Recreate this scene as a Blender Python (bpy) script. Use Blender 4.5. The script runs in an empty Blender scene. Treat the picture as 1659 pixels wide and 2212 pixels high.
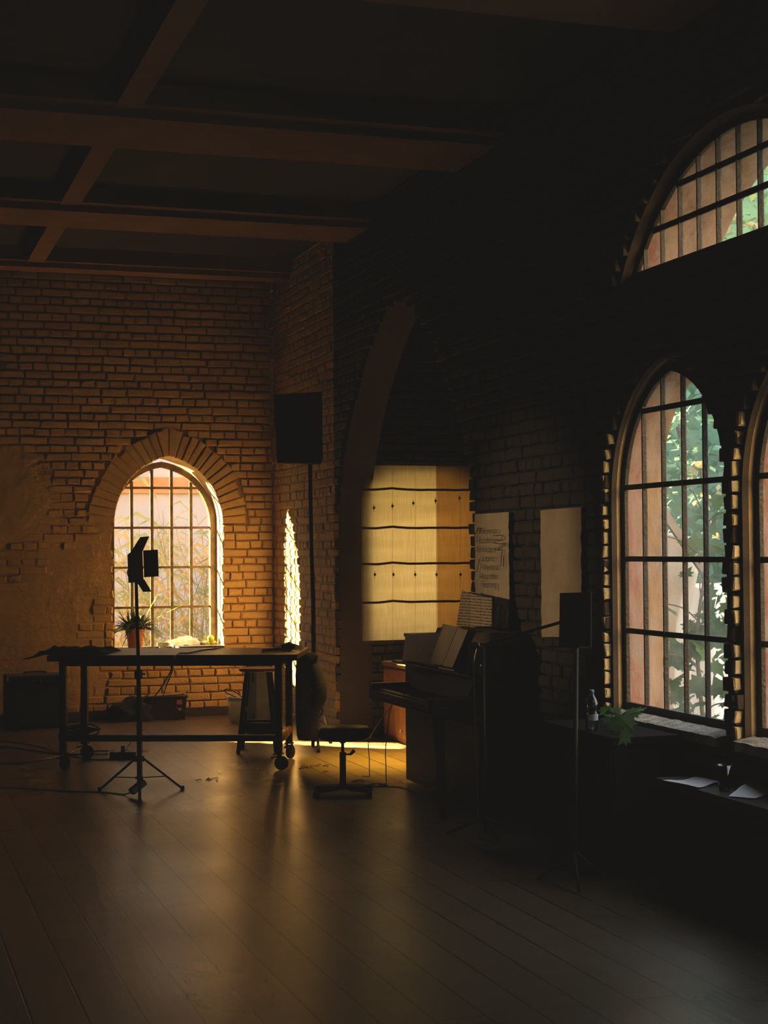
import bpy, bmesh, math, random
from mathutils import Vector, Matrix, noise, Euler
random.seed(11)
PI = math.pi
scn = bpy.context.scene
COL = scn.collection

# ------------------------------------------------------------------ camera
HC = 1.6
TH = math.radians(18.104)
PITCH = math.radians(1.345)
ROLL = math.radians(0.45)
FPX, CX, CY = 3456.0, 829.5, 1106.0
fw = Vector((math.sin(TH) * math.cos(PITCH), math.cos(TH) * math.cos(PITCH), math.sin(PITCH)))
r0 = Vector((math.cos(TH), -math.sin(TH), 0))
u0 = r0.cross(fw)
RT = r0 * math.cos(ROLL) - u0 * math.sin(ROLL)
UP = r0 * math.sin(ROLL) + u0 * math.cos(ROLL)
CAM = Vector((0, 0, HC))


def ray(x, y):
    return fw + RT * ((x - CX) / FPX) + UP * ((CY - y) / FPX)


def onZ(x, y, z=0.0):
    d = ray(x, y)
    return CAM + d * ((z - HC) / d.z)


def onX(x, y, X):
    d = ray(x, y)
    return CAM + d * (X / d.x)


def onY(x, y, Y):
    d = ray(x, y)
    return CAM + d * (Y / d.y)


def atD(x, y, dep):
    """point of a sight line at a given depth in metres"""
    return CAM + ray(x, y) * dep


cd = bpy.data.cameras.new('camera')
cam = bpy.data.objects.new('camera', cd)
COL.objects.link(cam)
cd.sensor_fit = 'HORIZONTAL'
cd.sensor_width = 24.0
cd.lens = 24.0 * FPX / 1659.0
cd.clip_end = 200
m = Matrix.Identity(4)
for i in range(3):
    m[i][0], m[i][1], m[i][2], m[i][3] = RT[i], UP[i], -fw[i], CAM[i]
cam.matrix_world = m
scn.camera = cam

# ------------------------------------------------------------------ materials
MATS = {}


def nodes_of(name):
    mt = bpy.data.materials.new(name)
    mt.use_nodes = True
    nt = mt.node_tree
    nt.nodes.clear()
    out = nt.nodes.new('ShaderNodeOutputMaterial')
    return mt, nt, nt.nodes, nt.links, out


def ramp_of(nt, stops):
    r = nt.nodes.new('ShaderNodeValToRGB')
    e = r.color_ramp.elements
    while len(e) < len(stops):
        e.new(0.5)
    for i, (p, c) in enumerate(stops):
        e[i].position = p
        e[i].color = (c[0], c[1], c[2], 1)
    return r


def mat(name, c1, c2=None, scale=6.0, rough=0.7, metal=0.0, bump=0.0, bscale=None, spec=0.5,
        stretch=(1, 1, 1), detail=6, trans=0.0, coords='pos', lo=.35, hi=.65, alpha=1.0, bdist=.02):
    if name in MATS:
        return MATS[name]
    mt, nt, N, L, out = nodes_of(name)
    b = N.new('ShaderNodeBsdfPrincipled')
    b.inputs['Roughness'].default_value = rough
    b.inputs['Metallic'].default_value = metal
    b.inputs['Specular IOR Level'].default_value = spec
    if coords == 'pos':
        src = N.new('ShaderNodeNewGeometry').outputs['Position']
    else:
        src = N.new('ShaderNodeTexCoord').outputs['Object']
    mp = N.new('ShaderNodeMapping')
    mp.inputs['Scale'].default_value = stretch
    L.new(src, mp.inputs['Vector'])
    if c2 is None:
        c2 = tuple(v * .8 for v in c1)
    nz = N.new('ShaderNodeTexNoise')
    nz.inputs['Scale'].default_value = scale
    nz.inputs['Detail'].default_value = detail
    L.new(mp.outputs[0], nz.inputs['Vector'])
    rp = ramp_of(nt, [(lo, c1), (hi, c2)])
    L.new(nz.outputs['Fac'], rp.inputs['Fac'])
    L.new(rp.outputs['Color'], b.inputs['Base Color'])
    if bump:
        n2 = N.new('ShaderNodeTexNoise')
        n2.inputs['Scale'].default_value = bscale or scale * 4
        n2.inputs['Detail'].default_value = 6
        L.new(mp.outputs[0], n2.inputs['Vector'])
        bp = N.new('ShaderNodeBump')
        bp.inputs['Strength'].default_value = bump
        bp.inputs['Distance'].default_value = bdist
        L.new(n2.outputs['Fac'], bp.inputs['Height'])
        L.new(bp.outputs[0], b.inputs['Normal'])
    shader = b.outputs[0]
    if trans:
        tr = N.new('ShaderNodeBsdfTranslucent')
        L.new(rp.outputs['Color'], tr.inputs['Color'])
        mx = N.new('ShaderNodeMixShader')
        mx.inputs[0].default_value = trans
        L.new(shader, mx.inputs[1])
        L.new(tr.outputs[0], mx.inputs[2])
        shader = mx.outputs[0]
    if alpha < 1:
        tp = N.new('ShaderNodeBsdfTransparent')
        mx = N.new('ShaderNodeMixShader')
        mx.inputs[0].default_value = alpha
        L.new(tp.outputs[0], mx.inputs[1])
        L.new(shader, mx.inputs[2])
        shader = mx.outputs[0]
    L.new(shader, out.inputs[0])
    MATS[name] = mt
    return mt


def glass_mat(name, haze=.12, tint=(.92, .94, .92), gloss=.06, hazecol=(.8, .8, .75)):
    mt, nt, N, L, out = nodes_of(name)
    tp = N.new('ShaderNodeBsdfTransparent')
    tp.inputs[0].default_value = (*tint, 1)
    gl = N.new('ShaderNodeBsdfGlossy')
    gl.inputs['Roughness'].default_value = .05
    tr = N.new('ShaderNodeBsdfTranslucent')
    tr.inputs[0].default_value = (*hazecol, 1)
    pos = N.new('ShaderNodeNewGeometry')
    nz = N.new('ShaderNodeTexNoise')
    nz.inputs['Scale'].default_value = 5
    nz.inputs['Detail'].default_value = 8
    L.new(pos.outputs['Position'], nz.inputs['Vector'])
    mr = N.new('ShaderNodeMapRange')
    mr.inputs['From Min'].default_value = .35
    mr.inputs['From Max'].default_value = .7
    mr.inputs['To Min'].default_value = haze * .5
    mr.inputs['To Max'].default_value = haze * 1.6
    L.new(nz.outputs['Fac'], mr.inputs['Value'])
    m1 = N.new('ShaderNodeMixShader')
    L.new(mr.outputs[0], m1.inputs[0])
    L.new(tp.outputs[0], m1.inputs[1])
    L.new(tr.outputs[0], m1.inputs[2])
    m2 = N.new('ShaderNodeMixShader')
    m2.inputs[0].default_value = gloss
    L.new(m1.outputs[0], m2.inputs[1])
    L.new(gl.outputs[0], m2.inputs[2])
    L.new(m2.outputs[0], out.inputs[0])
    return mt


def brick_paint(name, base, dirt, edge=.5, rough=.75, bump=.5):
    """old limewashed brick: paint colour broken by grime, pitted surface"""
    mt, nt, N, L, out = nodes_of(name)
    b = N.new('ShaderNodeBsdfPrincipled')
    b.inputs['Roughness'].default_value = rough
    b.inputs['Specular IOR Level'].default_value = .25
    pos = N.new('ShaderNodeNewGeometry')
    n1 = N.new('ShaderNodeTexNoise')
    n1.inputs['Scale'].default_value = 2.2
    n1.inputs['Detail'].default_value = 9
    n1.inputs['Roughness'].default_value = .65
    L.new(pos.outputs['Position'], n1.inputs['Vector'])
    n2 = N.new('ShaderNodeTexNoise')
    n2.inputs['Scale'].default_value = 26
    n2.inputs['Detail'].default_value = 6
    n2.inputs['Roughness'].default_value = .7
    L.new(pos.outputs['Position'], n2.inputs['Vector'])
    ad = N.new('ShaderNodeMath')
    ad.operation = 'MULTIPLY_ADD'
    L.new(n2.outputs['Fac'], ad.inputs[0])
    ad.inputs[1].default_value = .6
    L.new(n1.outputs['Fac'], ad.inputs[2])
    rp = ramp_of(nt, [(.50, dirt), (.50 + edge * .3, base), (1.0, tuple(min(1, v * 1.08) for v in base))])
    L.new(ad.outputs[0], rp.inputs['Fac'])
    L.new(rp.outputs['Color'], b.inputs['Base Color'])
    bp = N.new('ShaderNodeBump')
    bp.inputs['Strength'].default_value = bump
    bp.inputs['Distance'].default_value = .02
    L.new(ad.outputs[0], bp.inputs['Height'])
    L.new(bp.outputs[0], b.inputs['Normal'])
    L.new(b.outputs[0], out.inputs[0])
    MATS[name] = mt
    return mt


PAINT = brick_paint('limewashed brick', (.66, .47, .235), (.22, .12, .05), bump=.8)
PAINT2 = brick_paint('dingy limewashed brick', (.58, .44, .26), (.13, .085, .05), bump=.8)
MORTAR2 = brick_paint('pale thin mortar', (.50, .36, .18), (.05, .035, .02), bump=.9)
MORTAR = brick_paint('grimy mortar', (.30, .20, .10), (.06, .04, .022), bump=.9)
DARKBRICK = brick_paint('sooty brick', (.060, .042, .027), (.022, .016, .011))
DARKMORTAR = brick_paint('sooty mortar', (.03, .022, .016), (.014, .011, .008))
REVEAL = brick_paint('flaking lit cream reveal', (.95, .80, .54), (.55, .32, .12), bump=.6)
REVEAL2 = brick_paint('peeling brown reveal', (.46, .36, .25), (.12, .06, .03), bump=.8)
BLACKSTEEL = mat('black steel', (.008, .0075, .007), (.014, .013, .011), 20, .55, spec=.2)
BLACKPAINT = mat('black paint', (.010, .0095, .009), (.014, .013, .012), 15, .65, spec=.25)
BLACKCLOTH = mat('black cloth', (.010, .010, .010), (.018, .017, .016), 30, .95, bump=.3, bscale=200)
BLACKPLAST = mat('black plastic', (.012, .012, .012), (.02, .02, .02), 30, .5)
RUBBER = mat('black rubber', (.01, .01, .01), (.016, .016, .016), 30, .8)
CHROME = mat('chrome', (.75, .72, .66), (.6, .57, .5), 20, .15, 1.0)
GLOSSBLACK = mat('black piano lacquer', (.006, .0055, .005), (.009, .008, .007), 8, .4, spec=.12)
FRAMEPAINT = mat('brown window paint', (.10, .066, .03), (.21, .145, .06), 14, .5, bump=.3)
FRAMEDARK = mat('dark window paint', (.022, .018, .014), (.04, .032, .024), 14, .5, bump=.3)
WHITEPLAST = mat('milky white plastic', (.72, .72, .70), (.62, .62, .6), 8, .4, trans=.3)
PAPER = mat('white paper', (.74, .73, .70), (.66, .65, .62), 6, .8, trans=.15)
KRAFT = mat('yellowed poster paper', (.80, .60, .36), (.66, .48, .27), 5, .6, bump=.25, bscale=9)
INK = mat('brown marker ink', (.05, .03, .02), (.08, .05, .03), 20, .8)
SHEETP = mat('yellowed sheet paper', (.55, .36, .17), (.46, .29, .13), 6, .8)
BOOKP = mat('yellowed book paper', (.40, .29, .155), (.32, .23, .12), 6, .8)
TERRA = mat('terracotta', (.52, .20, .07), (.40, .14, .05), 10, .8)
LEAFDARK = mat('dark strap leaf', (.030, .045, .014), (.055, .075, .02), 9, .5, trans=.15)
WOODTOP = mat('worn bench wood', (.24, .15, .075), (.12, .075, .04), 3.5, .42, stretch=(1.2, 14, 14), coords='obj', bump=.15)
SEATWOOD = mat('reddish seat wood', (.30, .12, .045), (.2, .075, .03), 6, .3, stretch=(2, 14, 14), coords='obj')
GREYMETAL = mat('grey painted metal', (.22, .235, .23), (.17, .185, .18), 12, .5)

# ------------------------------------------------------------------ mesh builder


class MB:
    def __init__(self):
        self.v, self.f, self.mi = [], [], []

    def add(self, verts, faces, mi=0):
        o = len(self.v)
        self.v += [Vector(p) for p in verts]
        for f in faces:
            self.f.append([o + i for i in f])
            self.mi.append(mi)
        return self

    def box(self, c, s, rot=None, mi=0):
        c = Vector(c)
        h = Vector(s) * .5
        R = rot if isinstance(rot, Matrix) else (Euler(rot).to_matrix() if rot else Matrix.Identity(3))
        vs = [c + R @ Vector((x * h.x, y * h.y, z * h.z)) for z in (-1, 1) for y in (-1, 1) for x in (-1, 1)]
        return self.add(vs, [(0, 2, 3, 1), (4, 5, 7, 6), (0, 1, 5, 4), (2, 6, 7, 3), (0, 4, 6, 2), (1, 3, 7, 5)], mi)

    def bar(self, p, q, w, h=None, up=(0, 0, 1), mi=0):
        """rectangular bar between two points"""
        p, q = Vector(p), Vector(q)
        h = h or w
        d = q - p
        a = d.normalized()
        u = Vector(up)
        if abs(a.dot(u)) > .98:
            u = Vector((0, 1, 0))
        s = a.cross(u).normalized()
        t = s.cross(a)
        vs = []
        for e in (p, q):
            for i, j in ((-1, -1), (1, -1), (1, 1), (-1, 1)):
                vs.append(e + s * (i * w / 2) + t * (j * h / 2))
        return self.add(vs, [(3, 2, 1, 0), (4, 5, 6, 7), (0, 1, 5, 4), (1, 2, 6, 5), (2, 3, 7, 6), (3, 0, 4, 7)], mi)

    def tube(self, pts, r, seg=8, mi=0, cap=True):
        pts = [Vector(p) for p in pts]
        rs = r if isinstance(r, (list, tuple)) else [r] * len(pts)
        n = len(pts)
        rings = []
        prev = None
        for i, p in enumerate(pts):
            d = (pts[min(i + 1, n - 1)] - pts[max(i - 1, 0)])
            if d.length < 1e-9:
                d = Vector((0, 0, 1))
            d.normalize()
            if prev is None:
                a = d.orthogonal().normalized()
            else:
                a = (prev - d * prev.dot(d))
                a = a.normalized() if a.length > 1e-6 else d.orthogonal().normalized()
            prev = a
            b = d.cross(a)
            rings.append([p + (a * math.cos(2 * PI * k / seg) + b * math.sin(2 * PI * k / seg)) * rs[i] for k in range(seg)])
        vs = [v for rg in rings for v in rg]
        fs = []
        for i in range(n - 1):
            for k in range(seg):
                k2 = (k + 1) % seg
                fs.append((i * seg + k, i * seg + k2, (i + 1) * seg + k2, (i + 1) * seg + k))
        if cap:
            fs.append(tuple(reversed(range(seg))))
            fs.append(tuple((n - 1) * seg + k for k in range(seg)))
        return self.add(vs, fs, mi)

    def lathe(self, prof, c=(0, 0, 0), seg=24, mi=0, rot=None):
        """profile of (radius, height) pairs turned round z"""
        c = Vector(c)
        R = rot if rot is not None else Matrix.Identity(3)
        vs, fs = [], []
        for (r, z) in prof:
            for k in range(seg):
                a = 2 * PI * k / seg
                vs.append(c + R @ Vector((r * math.cos(a), r * math.sin(a), z)))
        for i in range(len(prof) - 1):
            for k in range(seg):
                k2 = (k + 1) % seg
                fs.append((i * seg + k, i * seg + k2, (i + 1) * seg + k2, (i + 1) * seg + k))
        if prof[0][0] > 1e-5:
            fs.append(tuple(reversed(range(seg))))
        if prof[-1][0] > 1e-5:
            fs.append(tuple((len(prof) - 1) * seg + k for k in range(seg)))
        return self.add(vs, fs, mi)

    def grid(self, fn, nu, nv, mi=0):
        vs = [fn(i / nu, j / nv) for j in range(nv + 1) for i in range(nu + 1)]
        fs = []
        for j in range(nv):
            for i in range(nu):
                a = j * (nu + 1) + i
                fs.append((a, a + 1, a + nu + 2, a + nu + 1))
        return self.add(vs, fs, mi)

    def prism(self, poly, d, mi=0):
        """poly: 3D loop, d: extrusion vector"""
        d = Vector(d)
        n = len(poly)
        vs = [Vector(p) for p in poly] + [Vector(p) + d for p in poly]
        fs = [tuple(reversed(range(n))), tuple(range(n, 2 * n))]
        for i in range(n):
            j = (i + 1) % n
            fs.append((i, j, n + j, n + i))
        return self.add(vs, fs, mi)

    def blob(self, c, rad, seed=0, amp=.25, nu=18, nv=12, flat=None):
        c = Vector(c)
        rad = Vector(rad)

        def fn(u, v):
            a, b = u * 2 * PI, (v - .5) * PI
            d = Vector((math.cos(b) * math.cos(a), math.cos(b) * math.sin(a), math.sin(b)))
            k = 1 + amp * noise.noise(d * 1.7 + Vector((seed * 3.1, seed, seed * 7.7))) + amp * .5 * noise.noise(d * 4.2 + Vector((seed, 0, 0)))
            p = Vector((d.x * rad.x * k, d.y * rad.y * k, d.z * rad.z * k))
            q = c + p
            if flat is not None and q.z < flat:
                q.z = flat
            return q
        return self.grid(fn, nu, nv)


def obj(name, mb, mats, parent=None, smooth=False, bevel=0.0, loc=None, rot=None, recalc=True):
    me = bpy.data.meshes.new(name)
    me.from_pydata([tuple(v) for v in mb.v], [], mb.f)
    if not isinstance(mats, (list, tuple)):
        mats = [mats]
    for mt in mats:
        me.materials.append(mt)
    for p, mi in zip(me.polygons, mb.mi):
        p.material_index = mi
    if recalc:
        bm = bmesh.new()
        bm.from_mesh(me)
        bmesh.ops.recalc_face_normals(bm, faces=bm.faces)
        bm.to_mesh(me)
        bm.free()
    if smooth:
        for p in me.polygons:
            p.use_smooth = True
    me.update()
    o = bpy.data.objects.new(name, me)
    COL.objects.link(o)
    if loc is not None:
        o.location = loc
    if rot is not None:
        o.rotation_euler = rot
    if parent is not None:
        o.parent = parent
    if bevel:
        b = o.modifiers.new('bevel', 'BEVEL')
        b.width = bevel
        b.segments = 2
        b.limit_method = 'ANGLE'
    return o


def tag(o, label, cat, group=None):
    o['label'] = label
    o['category'] = cat
    if group:
        o['group'] = group
    return o


def thing(name, label, cat, loc=(0, 0, 0), rz=0.0, group=None):
    o = bpy.data.objects.new(name, None)
    o.empty_display_size = .1
    COL.objects.link(o)
    o.location = loc
    o.rotation_euler = (0, 0, rz)
    return tag(o, label, cat, group)


def struct(o):
    o['kind'] = 'structure'
    return o


def local(o):
    """world point -> local coordinates of an unparented empty"""
    M = (Matrix.Translation(o.location) @ Euler(o.rotation_euler).to_matrix().to_4x4()).inverted()
    return lambda p: M @ Vector(p)


def smooth_path(pts, n=6):
    pts = [Vector(p) for p in pts]
    out = []
    for i in range(len(pts) - 1):
        p0, p1, p2, p3 = pts[max(i - 1, 0)], pts[i], pts[i + 1], pts[min(i + 2, len(pts) - 1)]
        for k in range(n):
            t = k / n
            out.append(.5 * ((2 * p1) + (p2 - p0) * t + (2 * p0 - 5 * p1 + 4 * p2 - p3) * t * t + (3 * p1 - p0 - 3 * p2 + p3) * t ** 3))
    out.append(pts[-1])
    return out


# ------------------------------------------------------------------ arched openings
X0, YB = 3.87, 15.35       # room face of the window wall / of the end wall
ZC = 4.36                  # ceiling


def pointed(uc, a, v0, vs, h, n=14):
    """outline of a pointed-arch opening, counter-clockwise from lower left"""
    R = (a * a + h * h) / (2 * a)
    off = R - a
    pts = [(uc - a, v0), (uc + a, v0)]
    for k in range(n + 1):
        x = a * math.cos(PI / 2 * k / n)
        z = math.sqrt(max(R * R - (x + off) ** 2, 0))
        pts.append((uc + x, vs + z))
    for k in range(n - 1, -1, -1):
        x = a * math.cos(PI / 2 * k / n)
        z = math.sqrt(max(R * R - (x + off) ** 2, 0))
        pts.append((uc - x, vs + z))
    return pts


def segment(uc, a, v0, h, n=24):
    R = (a * a + h * h) / (2 * h)
    pts = []
    for k in range(n + 1):
        x = a * math.cos(PI * k / n)
        pts.append((uc + x, v0 + math.sqrt(max(R * R - x * x, 0)) - (R - h)))
    return pts


def superarch(uc, a, v0, vs, h, n=16):
    pts = [(uc - a, v0), (uc + a, v0)]
    half = []
    for k in range(n + 1):
        x = a * math.cos(PI / 2 * k / n)
        half.append((x, vs + h * (1 - (x / a) ** 1.6) ** .72))
    pts += [(uc + x, z) for x, z in half]
    pts += [(uc - x, z) for x, z in reversed(half[:-1])]
    return pts


def spans(poly, v):
    xs = []
    n = len(poly)
    for i in range(n):
        (x1, y1), (x2, y2) = poly[i], poly[(i + 1) % n]
        if (y1 <= v < y2) or (y2 <= v < y1):
            xs.append(x1 + (v - y1) / (y2 - y1) * (x2 - x1))
    xs.sort()
    return [(xs[i], xs[i + 1]) for i in range(0, len(xs) - 1, 2)]


def spans_u(poly, u):
    return spans([(b, a) for a, b in poly], u)


def holed_plane(outer, holes, fn, mb, mi=0):
    bm = bmesh.new()
    edges = []
    for loop in [outer] + holes:
        vs = [bm.verts.new((p[0], p[1], 0)) for p in loop]
        for i in range(len(vs)):
            a, b = vs[i], vs[(i + 1) % len(vs)]
            edges.append(bm.edges.new((a, b)))
    bmesh.ops.triangle_fill(bm, use_beauty=True, use_dissolve=False, edges=edges)
    bm.verts.index_update()
    mb.add([fn(v.co.x, v.co.y) for v in bm.verts], [[v.index for v in f.verts] for f in bm.faces], mi)
    bm.free()


def loop_wall(poly, fa, fb, mb, mi=0, skip=-1):
    """strip joining an outline on one plane to the same outline on another"""
    n = len(poly)
    for i in range(n):
        if i == skip:
            continue
        j = (i + 1) % n
        mb.add([fa(*poly[i]), fa(*poly[j]), fb(*poly[j]), fb(*poly[i])], [(0, 1, 2, 3)], mi)


def add_brick(mb, fn, ua, ub, va, vb, w, dep, mi, rng, j=.004, ch=.010):
    J = lambda s=1: rng.uniform(-j, j) * s
    back, mid, front = [], [], []
    for (u, v) in ((ua, va), (ub, va), (ub, vb), (ua, vb)):
        u += J(1.4)
        v += J()
        su = 1 if u < (ua + ub) / 2 else -1
        sv = 1 if v < (va + vb) / 2 else -1
        c = ch * rng.uniform(.5, 1.5)
        back.append(fn(u, v, w - dep))
        mid.append(fn(u, v, w - c * .8))
        front.append(fn(u + su * c, v + sv * c, w + J(.6)))
    fs = []
    for i in range(4):
        k = (i + 1) % 4
        fs += [(i, k, 4 + k, 4 + i), (4 + i, 4 + k, 8 + k, 8 + i)]
    fs.append((8, 9, 10, 11))
    mb.add(back + mid + front, fs, mi)


def brickwork(mb, fn, U, V, holes, course, length, dep, mi, seed, gap=.011, jag=.014, out=.006, bury=None):
    """courses of separate bricks, cut where an opening crosses them"""
    rng = random.Random(seed)
    v = V[0]
    row = 0
    while v < V[1] - .01:
        ch = course * rng.uniform(.94, 1.06)
        vb = min(v + ch, V[1])
        vm = (v + vb) / 2
        cuts = []
        for h in holes:
            cuts += spans(h, vm)
        cuts.sort()
        segs = []
        u = U[0]
        for a, b in cuts:
            if a > u:
                segs.append((u, min(a, U[1]), True))
            u = max(u, b)
        if u < U[1]:
            segs.append((u, U[1], True))
        header = row % 2
        for (a, b, _) in segs:
            u = a + rng.uniform(-jag, jag) * (a > U[0])
            end = b + rng.uniform(-jag, jag) * (b < U[1])
            first = True
            while u < end - .02:
                ln = length * (.5 if header else 1) * rng.uniform(.9, 1.1)
                if first:
                    ln *= rng.uniform(.45, 1.0)
                    first = False
                e = min(u + ln, end)
                if end - e < .05:
                    e = end
                w = rng.uniform(-out, out)
                if bury and bury((u + e) / 2, vm, rng):
                    w -= dep * .75
                add_brick(mb, fn, u, e - gap, v, vb - gap, w, dep + w, mi, rng)
                u = e
        v = vb
        row += 1


def frame_ring(mb, outer, inner, fa, fb, mi=0):
    n = len(outer)
    for i in range(n):
        j = (i + 1) % n
        mb.add([fa(*outer[i]), fa(*outer[j]), fa(*inner[j]), fa(*inner[i])], [(0, 1, 2, 3)], mi)
        mb.add([fb(*outer[i]), fb(*outer[j]), fb(*inner[j]), fb(*inner[i])], [(3, 2, 1, 0)], mi)
        mb.add([fa(*inner[i]), fa(*inner[j]), fb(*inner[j]), fb(*inner[i])], [(0, 1, 2, 3)], mi)
        mb.add([fa(*outer[i]), fa(*outer[j]), fb(*outer[j]), fb(*outer[i])], [(0, 1, 2, 3)], mi)


# ------------------------------------------------------------------ wall maps
def back(u, v, w=0.0):
    return Vector((u, YB - w, v))


def side(u, v, w=0.0):
    return Vector((X0 - w, u, v))


# openings -----------------------------------------------------------
A_IN = pointed(2.817, .487, .665, 1.86, .568)         # end-wall window: glass
A_FR = pointed(2.817, .545, .625, 1.86, .625)          # frame outside
A_OP = pointed(2.833, .528, .635, 1.87, .652)          # opening in the wall
GA = YB + .36

KG = 4.0 / 3.953
GX = X0 + .13
sc_ = lambda v: 1.6 + (v - 1.6) * KG
B_UC, C_UC = 7.315 * KG, 5.945 * KG


def lancet(uc, op):
    return (pointed(uc, .541, sc_(.765), 1.87, .645), pointed(uc, .585, sc_(.765) - .055, 1.87, .70),
            pointed(op, .61, .69, 1.86, .72), pointed(op, .64, .66, 1.87, .75))


B_IN, B_FR, B_BK, B_OP = lancet(B_UC, 7.34)
C_IN, C_FR, C_BK, C_OP = lancet(C_UC, 5.97)
L_UC = 6.655 * KG
L_IN = segment(L_UC, 1.032, sc_(3.07), .53)
L_FR = segment(L_UC, 1.09, sc_(3.02), .615)
L_OP = segment(L_UC - .04, 1.16, 2.99, .72)
D_OP = superarch(11.6, 1.6, 0.0, 1.95, 1.58)          # arch into the alcove
XB = X0 + .042                                        # bed behind the bricks

# ------------------------------------------------------------------ room shell
# end wall
w = MB()
bury = lambda u, v, rng: (noise.noise(Vector((u * 1.1, v * 1.3, 3.3))) + (2.55 - u) * .30 - max(0, v - 1.9) * .33) > .12 and v < 3.2
holed_plane([(-4.1, 0), (X0 + .05, 0), (X0 + .05, ZC), (-4.1, ZC)], [A_OP], lambda u, v: back(u, v, -.024), w, 1)
ringA = pointed(2.833, .528 + .27, 1.87, 1.87, .652 + .27)
brickwork(w, back, (.7, X0), (0, ZC), [A_OP, ringA], .077, .262, .024, 0, 5, jag=.012, out=.006, bury=bury)
# voussoirs round the arch
rng = random.Random(3)
arc = A_OP[2:]
for i in range(len(arc) - 1):
    p, q = Vector(arc[i]), Vector(arc[i + 1])
    t = (q - p).normalized()
    nrm = Vector((t.y, -t.x))
    nb = max(1, round((q - p).length / .068))
    for k in range(nb):
        a = p + (q - p) * (k / nb)
        b = p + (q - p) * ((k + .86) / nb)
        L0 = .255 * rng.uniform(.85, 1.06)
        ww = rng.uniform(-.004, .01)
        quad = [a, b, b + nrm * L0 + t * .012, a + nrm * L0 - t * .012]
        fr = [a + nrm * .008 + t * .006, b + nrm * .008 - t * .006, b + nrm * (L0 - .01), a + nrm * (L0 - .01)]
        vs = [back(x.x, x.y, -.024) for x in quad] + [back(x.x, x.y, ww - .006) for x in quad] + [back(x.x, x.y, ww) for x in fr]
        fs = []
        for c in range(4):
            d = (c + 1) % 4
            fs += [(c, d, 4 + d, 4 + c), (4 + c, 4 + d, 8 + d, 8 + c)]
        fs.append((8, 9, 10, 11))
        w.add(vs, fs, 0)
ap = Vector(arc[len(arc) // 2])
for dx in (-1, 1):
    q4 = [ap + Vector((dx * .004, .0)), ap + Vector((dx * .018, -.004)), ap + Vector((dx * .075, .25)), ap + Vector((dx * .006, .275))]
    w.add([back(x.x, x.y, -.024) for x in q4] + [back(x.x, x.y, .002) for x in q4], [(4, 5, 6, 7), (0, 1, 5, 4), (1, 2, 6, 5), (2, 3, 7, 6), (3, 0, 4, 7)], 0)
# plaster skin over the left part
def skin(u, v):
    U, V = -4.0 + u * 6.9, v * 3.2
    k = noise.noise(Vector((U * 1.1, V * 1.3, 3.3))) + (2.55 - U) * .30 - max(0, V - 1.9) * .33
    n1 = noise.noise(Vector((U * 7, V * 7, 1))) * .006 + noise.noise(Vector((U * 19, V * 19, 5))) * .004 + noise.noise(Vector((U * 2.5, V * 14, 2))) * .005
    wv = max(-.03, min(.003, -.012 + k * .05)) + n1
    return back(U, V, wv)
gb = MB()
gb.grid(skin, 230, 110)
for f in gb.f:
    c = sum((gb.v[i] for i in f), Vector()) / 4
    hit = False
    for (a, b) in spans(A_OP, c.z):
        if a - .035 < c.x < b + .035:
            hit = True
    if not hit:
        w.add([gb.v[i] for i in f], [(0, 1, 2, 3)], 0)
# crack running up left of the window
crk = MB()
# reveal of the end-wall window
loop_wall(A_OP, lambda u, v: back(u, v, -.024), lambda u, v: back(2.817 + (u - 2.833) * 1.035, v, -.36), w, 2)
loop_wall(A_OP, lambda u, v: back(2.817 + (u - 2.833) * 1.035, v, -.36), lambda u, v: back(2.817 + (u - 2.833) * 1.1, v, -.46), w, 2)
for s in range(26):                     # rough brick ends inside the far jamb
    z = .62 + s * .077
    if z < 1.85:
        add_brick(w, lambda u, v, wz: Vector((3.372 - wz, u, v)), YB + .01, YB + .13, z, z + .066, .012, .02, 2, rng)
        add_brick(w, lambda u, v, wz: Vector((3.372 - wz, u, v)), YB + .14, YB + .33, z, z + .066, .008, .02, 2, rng)
wall_back = struct(obj('wall_back', w, [PAINT, MORTAR, PAINT2]))

# window side wall: bed, bricks, reveals
w = MB()
L_BK = segment(L_UC - .04, 1.13, 3.01, .66)
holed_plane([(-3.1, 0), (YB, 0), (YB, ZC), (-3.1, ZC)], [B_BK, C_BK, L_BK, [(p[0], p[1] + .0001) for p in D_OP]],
            lambda u, v: Vector((XB, u, v)), w, 1)
# far stretch next to the end wall: pale limewash
brickwork(w, side, (13.22, YB + .03), (0, ZC), [D_OP], .077, .255, .042, 0, 8, jag=.012)
w.grid(lambda u, v: side(13.24 + 2.12 * u, ZC * v, -.010 + .007 * noise.noise(Vector((u * 30, v * 60, 1))) + .004 * noise.noise(Vector((u * 90, v * 170, 4)))), 90, 170, 4)
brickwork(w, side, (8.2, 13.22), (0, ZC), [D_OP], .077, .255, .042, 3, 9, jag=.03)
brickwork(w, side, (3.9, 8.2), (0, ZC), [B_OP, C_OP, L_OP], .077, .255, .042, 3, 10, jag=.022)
for bk_, fr in ((B_BK, B_FR), (C_BK, C_FR), (L_BK, L_FR)):
    n_ = len(fr)
    for i in range(n_):
        j = (i + 1) % n_
        mid = lambda k: [XB + (GX - .008 - XB) * .5] + [bk_[k][c] * .5 + fr[k][c] * .5 for c in (0, 1)]
        w.add([(XB, *bk_[i]), (XB, *bk_[j]), mid(j), mid(i)], [(0, 1, 2, 3)], 3)
        w.add([mid(i), mid(j), (GX - .008, *fr[j]), (GX - .008, *fr[i])], [(0, 1, 2, 3)], 3 if fr is L_FR else 5)  # glass-side half paler on the lancets only: caught light put into the colour
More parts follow.
